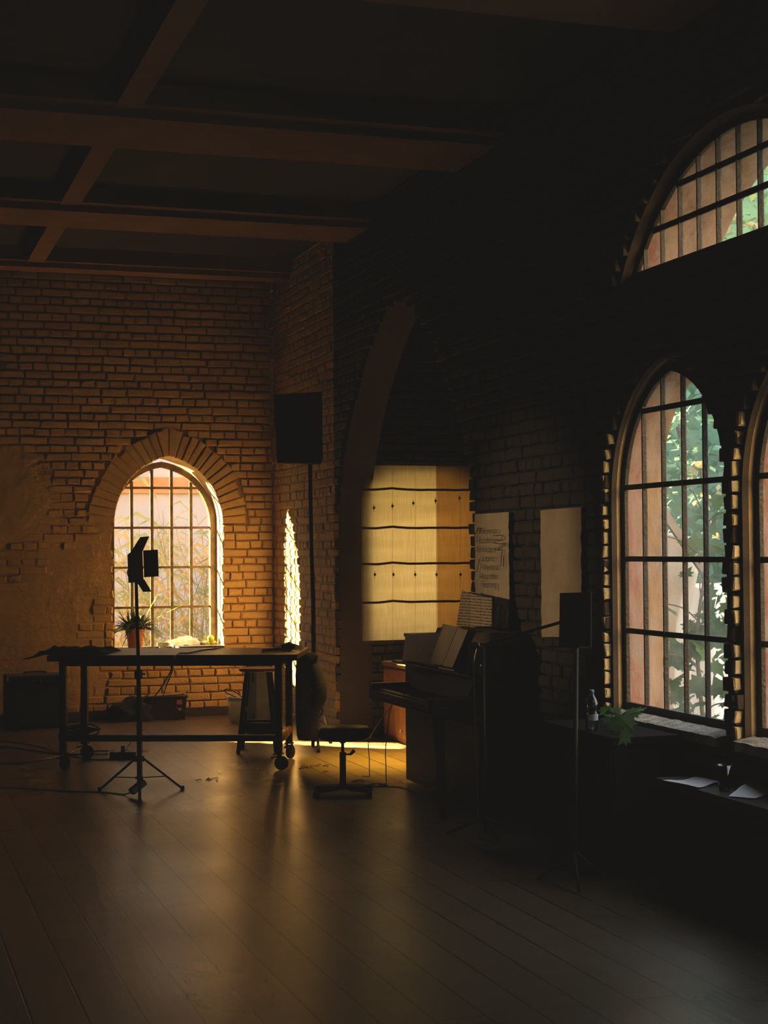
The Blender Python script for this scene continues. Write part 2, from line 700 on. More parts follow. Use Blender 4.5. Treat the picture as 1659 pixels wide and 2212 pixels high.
# brick ends of the lancets, caught light put into their cream colour (first step of the reveal)
def ends(op, seed):
    rg = random.Random(seed)
    z = .70
    while z < 2.2:
        for (a, b) in spans(op, z + .033):
            if rg.random() < .93:
                h = rg.uniform(.05, .067)
                add_brick(w, lambda u, v, wz: Vector((u, b + .004 - wz, v)), X0 + .003, XB, z, z + h, .012 + rg.uniform(-.004, .006), .03, 2, rg, ch=.006)
        z += .077
ends(B_OP, 4)
ends(C_OP, 14)
# alcove arch: thickness of the wall
loop_wall(D_OP, lambda u, v: Vector((XB, u, v)), lambda u, v: Vector((XB + .28, u, v)), w, 3, skip=0)
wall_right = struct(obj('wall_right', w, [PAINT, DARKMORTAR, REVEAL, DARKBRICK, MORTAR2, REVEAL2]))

# outer jambs of the windows: orange plaster seen through the glass
def orange_mat():
    mt, nt, N, L, out = nodes_of('weathered orange plaster')
    b = N.new('ShaderNodeBsdfPrincipled')
    b.inputs['Roughness'].default_value = .9
    pos = N.new('ShaderNodeNewGeometry')
    sp = N.new('ShaderNodeSeparateXYZ')
    L.new(pos.outputs['Position'], sp.inputs[0])
    n1 = N.new('ShaderNodeTexNoise')
    n1.inputs['Scale'].default_value = 7
    n1.inputs['Detail'].default_value = 10
    n1.inputs['Roughness'].default_value = .7
    mp = N.new('ShaderNodeMapping')
    mp.inputs['Scale'].default_value = (1.4, 1.4, .5)
    L.new(pos.outputs['Position'], mp.inputs[0])
    L.new(mp.outputs[0], n1.inputs['Vector'])
    gold = ramp_of(nt, [(.32, (.18, .095, .032)), (.48, (.32, .19, .075)), (.68, (.38, .27, .15))])
    red = ramp_of(nt, [(.34, (.26, .21, .15)), (.44, (.30, .09, .05)), (.53, (.32, .18, .11)), (.66, (.27, .22, .17))])
    L.new(n1.outputs['Fac'], gold.inputs[0])
    L.new(n1.outputs['Fac'], red.inputs[0])
    mr = N.new('ShaderNodeMapRange')
    mr.inputs['From Min'].default_value = GX + .112
    mr.inputs['From Max'].default_value = GX + .13
    L.new(sp.outputs['X'], mr.inputs['Value'])
    mx = N.new('ShaderNodeMix')
    mx.data_type = 'RGBA'
    L.new(mr.outputs[0], mx.inputs[0])
    L.new(red.outputs[0], mx.inputs[6])
    L.new(gold.outputs[0], mx.inputs[7])
    L.new(mx.outputs[2], b.inputs['Base Color'])
    bp = N.new('ShaderNodeBump')
    bp.inputs['Strength'].default_value = .5
    bp.inputs['Distance'].default_value = .02
    L.new(n1.outputs['Fac'], bp.inputs['Height'])
    L.new(bp.outputs[0], b.inputs['Normal'])
    L.new(b.outputs[0], out.inputs[0])
    return mt
ORANGE = orange_mat()
OUT = X0 + .365
OUTL = X0 + .58
w = MB()
big = lambda fr, k: [(sum(p[0] for p in fr) / len(fr) + (p[0] - sum(q[0] for q in fr) / len(fr)) * k, p[1]) for p in fr]
for fr in (B_FR, C_FR):
    loop_wall(fr, lambda u, v: Vector((GX + .010, u, v)), lambda u, v: Vector((OUT, u, v)), w)
loop_wall(L_FR, lambda u, v: Vector((GX + .010, u, v)), lambda u, v: Vector((OUTL, u, v)), w)
holed_plane([(-3.1, -.3), (9.4, -.3), (9.4, 2.9), (-3.1, 2.9)], [B_FR, C_FR], lambda u, v: Vector((OUT, u, v)), w)
holed_plane([(-3.1, 2.9), (9.4, 2.9), (9.4, 5.2), (-3.1, 5.2)], [L_FR], lambda u, v: Vector((OUTL, u, v)), w)
w.add([(OUT, -3.1, 2.9), (OUT, 9.4, 2.9), (OUTL, 9.4, 2.9), (OUTL, -3.1, 2.9)], [(0, 1, 2, 3)])
struct(obj('wall_outer', w, ORANGE))

# other walls, alcove
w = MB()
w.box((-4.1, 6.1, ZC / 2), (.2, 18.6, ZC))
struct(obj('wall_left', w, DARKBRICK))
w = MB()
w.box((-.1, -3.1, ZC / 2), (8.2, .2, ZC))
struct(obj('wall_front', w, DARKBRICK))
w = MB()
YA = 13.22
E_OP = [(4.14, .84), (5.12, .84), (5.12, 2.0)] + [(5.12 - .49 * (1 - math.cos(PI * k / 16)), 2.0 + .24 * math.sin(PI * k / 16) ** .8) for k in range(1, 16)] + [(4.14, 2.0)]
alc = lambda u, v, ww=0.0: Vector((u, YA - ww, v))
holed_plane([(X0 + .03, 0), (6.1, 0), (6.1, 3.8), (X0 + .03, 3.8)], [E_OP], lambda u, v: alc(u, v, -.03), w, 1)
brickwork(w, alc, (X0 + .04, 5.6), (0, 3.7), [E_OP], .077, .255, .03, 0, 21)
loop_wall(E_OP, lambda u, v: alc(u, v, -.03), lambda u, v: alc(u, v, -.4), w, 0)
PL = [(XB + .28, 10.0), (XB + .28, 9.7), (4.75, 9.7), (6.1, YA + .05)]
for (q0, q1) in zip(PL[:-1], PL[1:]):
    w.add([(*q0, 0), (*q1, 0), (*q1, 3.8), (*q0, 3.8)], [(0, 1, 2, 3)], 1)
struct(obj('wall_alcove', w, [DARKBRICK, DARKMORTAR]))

# floor -----------------------------------------------------------------
def floor_mat():
    mt, nt, N, L, out = nodes_of('worn varnished floorboards')
    b = N.new('ShaderNodeBsdfPrincipled')
    tc = N.new('ShaderNodeNewGeometry')
    mp = N.new('ShaderNodeMapping')
    mp.inputs['Rotation'].default_value = (0, 0, PI / 2)
    L.new(tc.outputs['Position'], mp.inputs[0])
    bk = N.new('ShaderNodeTexBrick')
    bk.offset = .43
    bk.inputs['Scale'].default_value = 1.0
    bk.inputs['Brick Width'].default_value = 3.6
    bk.inputs['Row Height'].default_value = .185
    bk.inputs['Mortar Size'].default_value = .0045
    bk.inputs['Mortar Smooth'].default_value = .1
    bk.inputs['Color1'].default_value = (.16, .105, .055, 1)
    bk.inputs['Color2'].default_value = (.12, .078, .04, 1)
    bk.inputs['Mortar'].default_value = (.012, .008, .005, 1)
    L.new(mp.outputs[0], bk.inputs['Vector'])
    n1 = N.new('ShaderNodeTexNoise')
    n1.inputs['Scale'].default_value = 1.3
    n1.inputs['Detail'].default_value = 3
    n1.inputs['Roughness'].default_value = .5
    L.new(tc.outputs['Position'], n1.inputs['Vector'])
    mg = N.new('ShaderNodeMapping')
    mg.inputs['Scale'].default_value = (34, 2.2, 1)
    L.new(tc.outputs['Position'], mg.inputs[0])
    n2 = N.new('ShaderNodeTexNoise')
    n2.inputs['Scale'].default_value = 1.0
    n2.inputs['Detail'].default_value = 8
    L.new(mg.outputs[0], n2.inputs['Vector'])
    n3 = N.new('ShaderNodeTexNoise')
    n3.inputs['Scale'].default_value = 9
    n3.inputs['Detail'].default_value = 9
    n3.inputs['Distortion'].default_value = .2
    L.new(tc.outputs['Position'], n3.inputs['Vector'])
    mx = N.new('ShaderNodeMix')
    mx.data_type = 'RGBA'
    mx.blend_type = 'MULTIPLY'
    mx.inputs[0].default_value = .75
    L.new(bk.outputs['Color'], mx.inputs[6])
    dr = ramp_of(nt, [(.3, (.72, .70, .68)), (.6, (1, 1, 1))])
    L.new(n3.outputs['Fac'], dr.inputs[0])
    L.new(dr.outputs[0], mx.inputs[7])
    L.new(mx.outputs[2], b.inputs['Base Color'])
    rr = N.new('ShaderNodeMapRange')
    rr.inputs['From Min'].default_value = .3
    rr.inputs['From Max'].default_value = .7
    rr.inputs['To Min'].default_value = .26
    rr.inputs['To Max'].default_value = .34
    b.inputs['Specular IOR Level'].default_value = .62
    L.new(n1.outputs['Fac'], rr.inputs['Value'])
    L.new(rr.outputs[0], b.inputs['Roughness'])
    h1 = N.new('ShaderNodeMath')
    h1.operation = 'MULTIPLY_ADD'
    L.new(n2.outputs['Fac'], h1.inputs[0])
    h1.inputs[1].default_value = .5
    h1.inputs[2].default_value = 0
    h2 = N.new('ShaderNodeMath')
    h2.operation = 'MULTIPLY_ADD'
    L.new(bk.outputs['Fac'], h2.inputs[0])
    h2.inputs[1].default_value = -.6
    L.new(h1.outputs[0], h2.inputs[2])
    bp = N.new('ShaderNodeBump')
    bp.inputs['Strength'].default_value = .3
    bp.inputs['Distance'].default_value = .006
    L.new(h2.outputs[0], bp.inputs['Height'])
    L.new(bp.outputs[0], b.inputs['Normal'])
    L.new(b.outputs[0], out.inputs[0])
    return mt
w = MB()
w.box((1.25, 6.1, -.05), (10.9, 18.7, .1))
struct(obj('floor', w, floor_mat()))
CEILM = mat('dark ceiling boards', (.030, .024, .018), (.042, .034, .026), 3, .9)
BEAMM = mat('warm uplit beam', (.30, .17, .075), (.24, .13, .055), 4, .85, bump=.2)  # uplight on the undersides put into a paler colour than the ceiling
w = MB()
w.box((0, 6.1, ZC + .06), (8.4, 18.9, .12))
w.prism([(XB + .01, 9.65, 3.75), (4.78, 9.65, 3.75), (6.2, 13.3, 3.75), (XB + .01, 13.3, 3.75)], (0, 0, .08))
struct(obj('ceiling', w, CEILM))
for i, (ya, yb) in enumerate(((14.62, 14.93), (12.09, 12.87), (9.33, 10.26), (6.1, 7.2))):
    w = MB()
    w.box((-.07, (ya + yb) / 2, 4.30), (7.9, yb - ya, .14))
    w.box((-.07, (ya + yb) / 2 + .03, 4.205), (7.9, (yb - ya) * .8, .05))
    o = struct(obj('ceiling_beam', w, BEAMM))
bx1 = onZ(105, 568, 4.23).x
for k, xx in enumerate((bx1 - .12, bx1 - 3.1)):
    w = MB()
    w.box((xx, 6.1, 4.29), (.15, 18.3, .13))
    struct(obj('ceiling_joist', w, BEAMM))
# baseboards
w = MB()
w.box((-.1, YB + .0, .04), (7.9, .05, .09))
struct(obj('baseboard_back', w, mat('dark baseboard', (.05, .035, .02), None, 8, .6)))

# ------------------------------------------------------------------ windows
def window(name, inner, outer, us, vs, fn, frame_mat, glass, depth=.05, bar=.024, sill=None, bd=.03):
    """fn(u, v, t): t metres outward from the glass plane"""
    e = bpy.data.objects.new(name, None)
    COL.objects.link(e)
    struct(e)
    mb = MB()
    frame_ring(mb, outer, inner, lambda u, v: fn(u, v, -depth / 2), lambda u, v: fn(u, v, depth / 2))
    for u in us:
        for a, b in spans_u(inner, u):
            mb.bar(fn(u, a, 0), fn(u, b, 0), bar, bd, up=fn(1, 0, 0) - fn(0, 0, 0))
    for v in vs:
        for a, b in spans(inner, v):
            mb.bar(fn(a, v, 0), fn(b, v, 0), bd, bar * 1.1, up=(0, 0, 1))
    obj('window_frame', mb, frame_mat, e)
    g = MB()
    g.add([fn(u, v, .008) for u, v in inner], [tuple(range(len(inner)))])
    obj('window_glass', g, glass, e)
    if sill:
        sill(e)
    return e


GLA = glass_mat('hazy sunlit glass', .004, (.97, .96, .93), .04, (.9, .82, .7))
GLB = glass_mat('dusty glass', .10, (.93, .95, .94), .05, (.7, .72, .7))
fnA = lambda u, v, t: Vector((u, GA + t, v))
fnB = lambda u, v, t: Vector((GX + t, u, v))


def sillA(e):
    mb = MB()
    mb.box((2.833, YB + .17, .617), (1.06, .42, .05))
    obj('window_sill', mb, mat('pale sill', (.55, .45, .3), (.4, .32, .2), 8, .7), e, bevel=.006)


def sillB(uc):
    def f(e):
        mb = MB()
        rg = random.Random(int(uc * 10))

        def g(u, v):
            y = uc - .60 + 1.22 * u
            k = noise.noise(Vector((y * 9, 0, 1))) * .012
            return Vector((X0 - .035 + .115 * v + k * (1 - v), y, .70 + .02 * v + noise.noise(Vector((y * 12, v * 3, 4))) * .006))
        mb.grid(g, 40, 4)
        mb.box((X0 + .03, uc + .01, .675), (.12, 1.2, .04))
        obj('window_sill', mb, mat('crumbled pale sill', (.55, .50, .42), (.30, .26, .2), 18, .8, bump=.6), e)
    return f


window('window_1', A_IN, A_FR, [2.525, 2.725, 2.92, 3.115], [2.226, 1.833, 1.442, 1.05], fnA, FRAMEPAINT, GLA, .07, .02, sillA)
window('window_2', B_IN, B_FR, [u * KG for u in (7.636, 7.42, 7.206, 6.992)], [sc_(v) for v in (2.324, 1.926, 1.539, 1.151)], fnB, FRAMEDARK, GLB, .022, .026, sillB(7.315), .012)
window('window_3', C_IN, C_FR, [(u - 1.37) * KG for u in (7.636, 7.42, 7.206, 6.992)], [sc_(v) for v in (2.324, 1.926, 1.539, 1.151)], fnB, FRAMEDARK, GLB, .022, .026, sillB(5.945), .012)
window('window_4', L_IN, L_FR, [L_UC + .192 * k - .015 for k in range(-5, 6)], [sc_(3.26), sc_(3.446)], fnB, FRAMEDARK, GLB, .022, .028, None, .010)
E_FR = E_OP
E_INn = [(4.62 + (u - 4.62) * .93, 1.5 + (v - 1.5) * .96) for u, v in E_OP]
GE = YA + .3
window('window_5', E_INn, E_FR, [4.45, 4.62, 4.79], [1.2, 1.6, 2.0], lambda u, v, t: Vector((u, GE + t, v)), FRAMEPAINT, GLA, .05, .02)


# ------------------------------------------------------------------ outside
GRASSM = mat('yard grass', (.05, .08, .03), (.09, .10, .05), 2, .95)
w = MB()
w.box((0, 12, -.36), (90, 90, .1))
struct(obj('ground', w, GRASSM))

t = thing('outbuilding', 'pale lavender rendered outbuilding with an orange brick band beyond the pointed end window', 'building', (3.4, 19.75, -.3))
LAV = mat('lavender render', (.42, .43, .54), (.50, .46, .51), 1.1, .95, bump=.2)
w = MB()
w.box((0, .25, 1.95), (8.4, .5, 3.9))
obj('rendered_wall', w, LAV, t)
w = MB()
w.box((0, -.01, 2.72), (8.4, .06, .20))
obj('brick_band', w, mat('orange brick band', (.60, .30, .14), (.45, .22, .11), 5, .9), t)
w = MB()
w.box((-1.0, -.03, 1.85), (1.4, .06, .14))
obj('blue_pipe_rail', w, mat('faded blue paint', (.45, .52, .70), None, 4, .8), t)
w = MB()
w.box((1.6, 8.2, 6.0), (13.0, 2.0, 12.0))
obj('tree_shade_block', w, LAV, t)  # unseen block added to keep the low sun off the trees


w = MB()
w.box((9.5, -2.3, 4.2), (9.0, .4, 9.0))
struct(obj('wall_bounce', w, mat('cream bounce render', (.70, .58, .40), (.62, .50, .33), 1.2, .95)))  # unseen wall added to bounce sun onto the lancet reveals


def leaf_mat(name, c1, c2, c3, tr=.45, scale=1.2):
    mt, nt, N, L, out = nodes_of(name)
    d = N.new('ShaderNodeBsdfDiffuse')
    tl = N.new('ShaderNodeBsdfTranslucent')
    pos = N.new('ShaderNodeNewGeometry')
    nz = N.new('ShaderNodeTexNoise')
    nz.inputs['Scale'].default_value = scale
    nz.inputs['Detail'].default_value = 4
    L.new(pos.outputs['Position'], nz.inputs['Vector'])
    rp = ramp_of(nt, [(.35, c1), (.5, c2), (.68, c3)])
    L.new(nz.outputs['Fac'], rp.inputs[0])
    L.new(rp.outputs[0], d.inputs[0])
    L.new(rp.outputs[0], tl.inputs[0])
    mx = N.new('ShaderNodeMixShader')
    mx.inputs[0].default_value = tr
    L.new(d.outputs[0], mx.inputs[1])
    L.new(tl.outputs[0], mx.inputs[2])
    L.new(mx.outputs[0], out.inputs[0])
    return mt


REED = leaf_mat('pale green reed', (.30, .36, .16), (.42, .44, .22), (.58, .44, .24), .5, 3)
STRAW = leaf_mat('golden reed straw', (.66, .40, .17), (.74, .50, .24), (.48, .40, .18), .5, 3)


def reed(c, n, rad, hmax, label, seed):
    rg = random.Random(seed)
    t = thing('reed_clump', label, 'reeds', c, group=None)
    ms = (MB(), MB())
    for i in range(n):
        a = rg.uniform(0, 2 * PI)
        r = rad * math.sqrt(rg.random())
        p = Vector((r * math.cos(a), r * math.sin(a) * .5, 0))
        h = hmax * rg.uniform(.6, 1.05)
        lean = Vector((rg.uniform(-.35, .35), rg.uniform(-.15, .15), 0)) * h
        mb = ms[0] if rg.random() < .55 else ms[1]
        top = p + Vector((0, 0, h)) + lean
        mb.tube([p, p * .6 + top * .4 + Vector((0, 0, h * .05)), top], [.009, .007, .003], 4, cap=False)
        for k in range(rg.randint(3, 6)):
            s = rg.uniform(.3, .98)
            q = p.lerp(top, s)
            d = Vector((rg.choice((-1, 1)) * rg.uniform(.5, 1), rg.uniform(-.4, .4), rg.uniform(.2, .9))).normalized()
            ln = rg.uniform(.25, .6)
            wd_ = rg.uniform(.010, .020)
            pts = [q, q + d * ln * .5 + Vector((0, 0, .05)), q + d * ln + Vector((0, 0, -.18 * ln * 2))]
            sd = Vector((0, .3, 1)).cross(d).normalized() * wd_
            sd = Vector((sd.x, sd.y, sd.z + wd_ * .8))
            vs = [pts[0] - sd * .4, pts[0] + sd * .4, pts[1] + sd, pts[1] - sd, pts[2]]
            (ms[0] if rg.random() < .6 else ms[1]).add(vs, [(0, 1, 2, 3), (3, 2, 4)])
    obj('green_blades', ms[0], REED, t, recalc=False)
    obj('straw_blades', ms[1], STRAW, t, recalc=False)
    return t


reed((2.75, 17.35, -.3), 24, .45, 2.2, 'loose reed clump standing nearest the pot plant side of the end window', 1)
reed((3.75, 17.7, -.3), 40, .50, 2.5, 'tall yellowing reed clump behind the end window panes above the laptop', 2)
reed((3.2, 18.6, -.3), 30, .7, 2.4, 'faint reed clump set back between the two nearer reed clumps', 3)
def maple_leaf(mb, c, size, nrm, spin, rg):
    n = nrm.normalized()
    a = n.orthogonal().normalized()
    b = n.cross(a)
    x = a * math.cos(spin) + b * math.sin(spin)
    y = n.cross(x)
    prof = [(0, -.5), (.10, -.28), (.34, -.34), (.28, -.16), (.5, .02), (.33, .08), (.38, .30), (.18, .22), (.12, .32), (0, .56),
            (-.12, .32), (-.18, .22), (-.38, .30), (-.33, .08), (-.5, .02), (-.28, -.16), (-.34, -.34), (-.10, -.28)]
    o = [c + x * (px * size) + y * (py * size) - n * (abs(px) * size * .25) for px, py in prof]
    k = len(o)
    mb.add([c] + o, [(0, 1 + i, 1 + (i + 1) % k) for i in range(k)])


def foliage(mb, c, rad, n, size, seed, shape='maple', flat=None):
    rg = random.Random(seed)
    for i in range(n):
        d = Vector((rg.gauss(0, 1), rg.gauss(0, 1), rg.gauss(0, 1))).normalized()
        r = rg.uniform(.35, 1.0) ** .6
        p = Vector((c[0] + d.x * rad[0] * r, c[1] + d.y * rad[1] * r, c[2] + d.z * rad[2] * r))
        nr = Vector((rg.uniform(-1, 1), rg.uniform(-1, 1), rg.uniform(.2, 1.4)))
        s = size * rg.uniform(.7, 1.3)
        if shape == 'maple':
            maple_leaf(mb, p, s, nr, rg.uniform(0, 6.3), rg)
        else:
            nn = nr.normalized()
            a = nn.orthogonal().normalized()
            a = (a * math.cos(i) + nn.cross(a) * math.sin(i))
            b = nn.cross(a)
            mb.add([p - a * s * .5, p + b * s * .28, p + a * s * .5, p - b * s * .28], [(0, 1, 2, 3)])


MAPLE = leaf_mat('fresh maple green', (.04, .11, .025), (.07, .17, .04), (.14, .23, .06), .4, 4)
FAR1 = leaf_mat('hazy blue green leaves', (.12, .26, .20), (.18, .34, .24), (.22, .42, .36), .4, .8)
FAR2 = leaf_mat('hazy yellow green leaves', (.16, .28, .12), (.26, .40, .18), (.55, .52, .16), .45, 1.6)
PEACH = leaf_mat('peach coloured leaves', (.62, .40, .20), (.66, .48, .26), (.58, .52, .26), .4, 3)
BARK = mat('grey bark', (.16, .13, .10), (.09, .07, .05), 9, .9, bump=.5)

# maple sapling right outside the lancet window
c0 = atD(1512, 1400, 10.2)
t = thing('maple_sapling', 'maple sapling with big fresh green leaves pressing close behind the lancet window', 'tree', (c0.x, c0.y, -.3))
w = MB()
w.tube(smooth_path([(0.1, .1, 0), (.06, .05, .6), (-.02, 0, 1.3), (.05, -.02, 1.9), (.02, 0, 2.4)]), [.018 - .0005 * i for i in range(25)], 6)
for k in range(12):
    z = .5 + k * .15
    a = k * 2.4
    w.tube(smooth_path([(0.03, .02, z), (.13 * math.cos(a), .13 * math.sin(a), z + .10), (.28 * math.cos(a), .28 * math.sin(a), z + .13)]), .005, 5)
obj('stem', w, BARK, t, smooth=True)
w = MB()
foliage(w, (.06, .05, 1.05), (.30, .5, .62), 120, .15, 5)
foliage(w, (.22, .0, 1.75), (.25, .4, .6), 60, .14, 6)
foliage(w, (.1, .0, .45), (.34, .5, .25), 50, .15, 7)
obj('foliage', w, MAPLE, t, recalc=False)


def tree(px, dep, zc, rad, n, size, mt, label, seed, extra=0, inner=(.10, .19, .13)):
    p = atD(px, 1190, dep)
    t = thing('leafy_tree', label, 'tree', (p.x, p.y, -.3))
    w = MB()
    w.tube([(0, 0, 0), (.05, .02, zc * .5), (0, .05, zc + .3)], [.16, .12, .06], 8)
    for k in range(5):
        a = k * 1.3
        w.tube([(0, 0, zc * .5 + k * .2), (rad[0] * .5 * math.cos(a), rad[1] * .5 * math.sin(a), zc + k * .3)], [.06, .02], 6)
    obj('trunk', w, BARK, t, smooth=True)
    w = MB()
    foliage(w, (0, 0, zc), rad, n, size, seed, 'card')
    obj('foliage', w, mt, t, recalc=False)
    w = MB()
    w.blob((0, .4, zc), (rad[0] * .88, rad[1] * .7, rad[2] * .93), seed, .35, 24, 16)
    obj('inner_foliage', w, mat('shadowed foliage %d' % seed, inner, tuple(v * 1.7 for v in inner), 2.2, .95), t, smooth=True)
    if extra:
        w = MB()
        rg = random.Random(seed + 50)
        for k in range(extra):
            cx_, cz_ = rg.uniform(-.8, .8) * rad[0], zc + rg.uniform(-.6, .8) * rad[2]
            for j in range(rg.randint(2, 6)):
                foliage(w, (cx_ + rg.gauss(0, .06), -rad[1] * .93 + rg.gauss(0, .04), cz_ + rg.gauss(0, .08)), (.05, .05, .05), 2, size * .9, seed + k * 9 + j, 'card')
        obj('turning_leaves', w, PEACH, t, recalc=False)
    return t


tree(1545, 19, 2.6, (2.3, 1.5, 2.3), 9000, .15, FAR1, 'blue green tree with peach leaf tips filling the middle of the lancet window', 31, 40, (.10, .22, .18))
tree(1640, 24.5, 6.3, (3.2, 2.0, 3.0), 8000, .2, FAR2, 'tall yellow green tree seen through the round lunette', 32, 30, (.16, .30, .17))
w = MB()
hp = Vector((2.95, 19.4, 2.75))
foliage(w, hp, (.55, .15, .28), 160, .11, 77, 'card')
w.tube(smooth_path([(2.3, 19.6, 3.5), (2.7, 19.45, 3.0), (3.3, 19.4, 2.7)]), .012, 5)
tag(obj('hanging_branch', w, FAR2, recalc=False), 'green leafy branch hanging over the outbuilding top behind the window point', 'branch')

# leaning timber, concrete pier, white sheet in the yard
t = thing('concrete_pier', 'pale stained concrete pier with a sloping side behind the maple leaves', 'pier', atD(1455, 1190, 13).xyz - Vector((0, 0, 1.9)))
LC = local(t)
w = MB()
poly = [atD(1425, 1150, 13), atD(1476, 1160, 13), atD(1484, 1240, 13), atD(1462, 1345, 13), atD(1452, 1620, 13), atD(1425, 1620, 13)]
w.prism([LC(p) for p in poly], Vector((.3, .35, 0)))
obj('concrete_pier_body', w, mat('stained concrete', (.50, .47, .42), (.34, .29, .24), 3, .95, bump=.3), t, bevel=.01)
t = tag(obj('leaning_timber', MB().bar(atD(1418, 1085, 12.6), atD(1520, 1232, 12.6), .085, .06), mat('weathered timber', (.34, .30, .24), (.24, .2, .16), 9, .9)),
        'weathered timber brace leaning diagonally across the yard pier', 'timber')
w = MB()
a, b = atD(1465, 1262, 14.5), atD(1590, 1258, 14.5)
w.grid(lambda u, v: a.lerp(b, u) + Vector((0, .05 * math.sin(u * 9), -(a.z + .31) * v)), 16, 10)
tag(obj('white_sheet', w, mat('white sheeting', (.86, .88, .92), (.78, .80, .85), 2, .8)), 'bright white plastic sheet hanging low behind the maple leaves', 'sheet')

# ------------------------------------------------------------------ workbench
t = thing('workbench', 'long steel framed workbench with a worn wooden top on casters', 'table', (1.41, 11.926, 0), math.radians(-21.4))
w = MB()
w.box((.815, .385, .825), (1.83, .87, .036))
obj('tabletop', w, WOODTOP, t, bevel=.004)
w = MB()
w.box((.815, -.052, .822), (1.84, .012, .044))
obj('front_edge', w, BLACKSTEEL, t)
legs = [(0, 0), (1.59, 0), (0.0, .64), (1.59, .64)]
for (x, y) in legs:
    w = MB()
    w.box((x, y, .465), (.05, .05, .69))
    obj('leg', w, BLACKSTEEL, t, bevel=.003)
for (p, q) in (((0, 0), (1.59, 0)), ((0, .64), (1.59, .64)), ((0, 0), (0, .64)), ((1.59, 0), (1.59, .64))):
    w = MB()
    w.bar((*p, .785), (*q, .785), .04, .045)
    obj('apron', w, BLACKSTEEL, t)
for (p, q) in (((0, 0), (1.59, 0)), ((0, 0), (0, .64))):
    w = MB()
    w.bar((*p, .235), (*q, .235), .04, .046)
    obj('stretcher', w, BLACKSTEEL, t)
w = MB()
w.tube([(1.59, .03, .225), (1.59, .62, .225)], .032, 14)
for y in (.20, .25, .42):
    w.tube([(1.59, y, .225), (1.59, y + .02, .225)], .036, 14)
obj('round_stretcher', w, mat('brown varnished tube', (.34, .15, .045), (.24, .10, .03), 8, .3), t, smooth=True)
for i, (x, y) in enumerate(legs):
    yaw = (1.25, .1, .2, 1.2)[i]
    R = Euler((0, 0, yaw)).to_matrix()
    w = MB()
    w.box((x, y, .122), (.07, .07, .006))
    off = R @ Vector((.018, 0, 0))
    for s in (-1, 1):
        d = R @ Vector((0, s * .022, 0))
        w.bar((x + d.x, y + d.y, .122), (x + d.x + off.x, y + d.y + off.y, .05), .004, .03, up=R @ Vector((1, 0, 0)))
    br = R @ Vector((-.06, 0, 0))
    w.bar((x, y, .105), (x + br.x, y + br.y, .092), .03, .01)
    c = obj('caster', w, BLACKSTEEL, t)
    w = MB()
    w.lathe([(.012, -.018), (.046, -.018), (.052, -.012), (.052, .012), (.046, .018), (.012, .018)], (x + off.x, y + off.y, .053), 26,
            rot=R @ Matrix.Rotation(PI / 2, 3, 'X'))
    obj('wheel', w, RUBBER, c, smooth=False, bevel=.002)
tbl = t
TL = local(t)
TW = lambda u, v, z: Vector((1.41, 11.926, 0)) + Euler((0, 0, math.radians(-21.4))).to_matrix() @ Vector((u, v, z))

# dark cloth heap on the near end of the top
w = MB()
def clothfn(u, v):
    x = -.30 + .62 * u
    y = -.035 + .56 * v
    e = min(u, 1 - u, v, 1 - v)
    k = min(1, e * 7)
    z = .846 + .05 * k * (.6 + .7 * noise.noise(Vector((x * 9, y * 7, 2)))) + .012 * k * noise.noise(Vector((x * 30, y * 25, 7)))
    if x < -.11:
        z -= min(.035, (-.11 - x) * .25)
    z += 0 if x > -.1 else .004
    return TW(x + .03 * noise.noise(Vector((y * 8, 0, 3))), y, z)
w.grid(clothfn, 40, 30)
tag(obj('jacket', w, BLACKCLOTH, smooth=True), 'crumpled black jacket heaped over the dim end of the workbench top', 'jacket')

def cable(name, pts, r, m_, label, cat='cable', n=6, group=None, seg=6):
    return tag(obj(name, MB().tube(smooth_path(pts, n), r, seg), m_, smooth=True), label, cat, group)

CABLEM = mat('black cable', (.012, .011, .010), None, 30, .5)
# lead lying over the top and falling to the crate
zt = .851
pts = [onZ(482, 1396, zt), onZ(462, 1402, zt), onZ(440, 1404, zt), onZ(425, 1407, zt), onZ(405, 1411, zt), onZ(387, 1411, zt), onZ(379, 1416, zt)]
edge = onZ(375, 1418.3, zt)
pts += [edge + Vector((-.01, -.03, .004)), edge + Vector((-.03, -.045, -.05)), atD(369, 1450, 11.75), atD(345, 1490, 12.6), atD(312, 1532, 13.8), atD(292, 1556, 14.6)]
cable('cable', pts, .006, CABLEM, 'black twin lead running over the workbench top and down towards the crate')
pts = [edge + Vector((.0, -.03, .004)), edge + Vector((-.015, -.05, -.05)), atD(372, 1450, 11.8), atD(360, 1480, 12.9), atD(353, 1501, 14.6)]
cable('cable', pts, .005, CABLEM, 'second black lead dropping straighter from the bench edge onto the crate lid')

# pale cord bundle with plug, folded brown card
rg = random.Random(9)
w = MB()
for k in range(9):
    u0_, v0_ = 1.42 + rg.uniform(0, .04), .25 + k * .02
    w.tube(smooth_path([TW(u0_ + x * .07 + rg.uniform(-.01, .01), v0_ + .02 * math.sin(x + k) + rg.uniform(-.02, .02), .848 + .005 * (k % 3) + .006 * abs(math.sin(x))) for x in range(4)], 4), .0035, 5)
t = tag(obj('cord_bundle', w, mat('pale braided cord', (.62, .48, .27), (.5, .36, .18), 30, .8), smooth=True), 'tangled pale cord bundle near the lit end of the workbench', 'cord')
w = MB()
w.tube([TW(1.56, .46, .872), TW(1.63, .44, .872)], [.013, .02], 10)
w.tube([TW(1.63, .44, .872), TW(1.66, .435, .868)], [.02, .016], 10)
obj('plug', w, BLACKPLAST, t, smooth=True)
w = MB()
def cardfn(u, v):
    return TW(1.47 + .24 * u, .36 + .3 * v, .846 + .055 * (1 - abs(2 * u - 1)) * (.35 + .65 * v) + .004 * math.sin(9 * u))
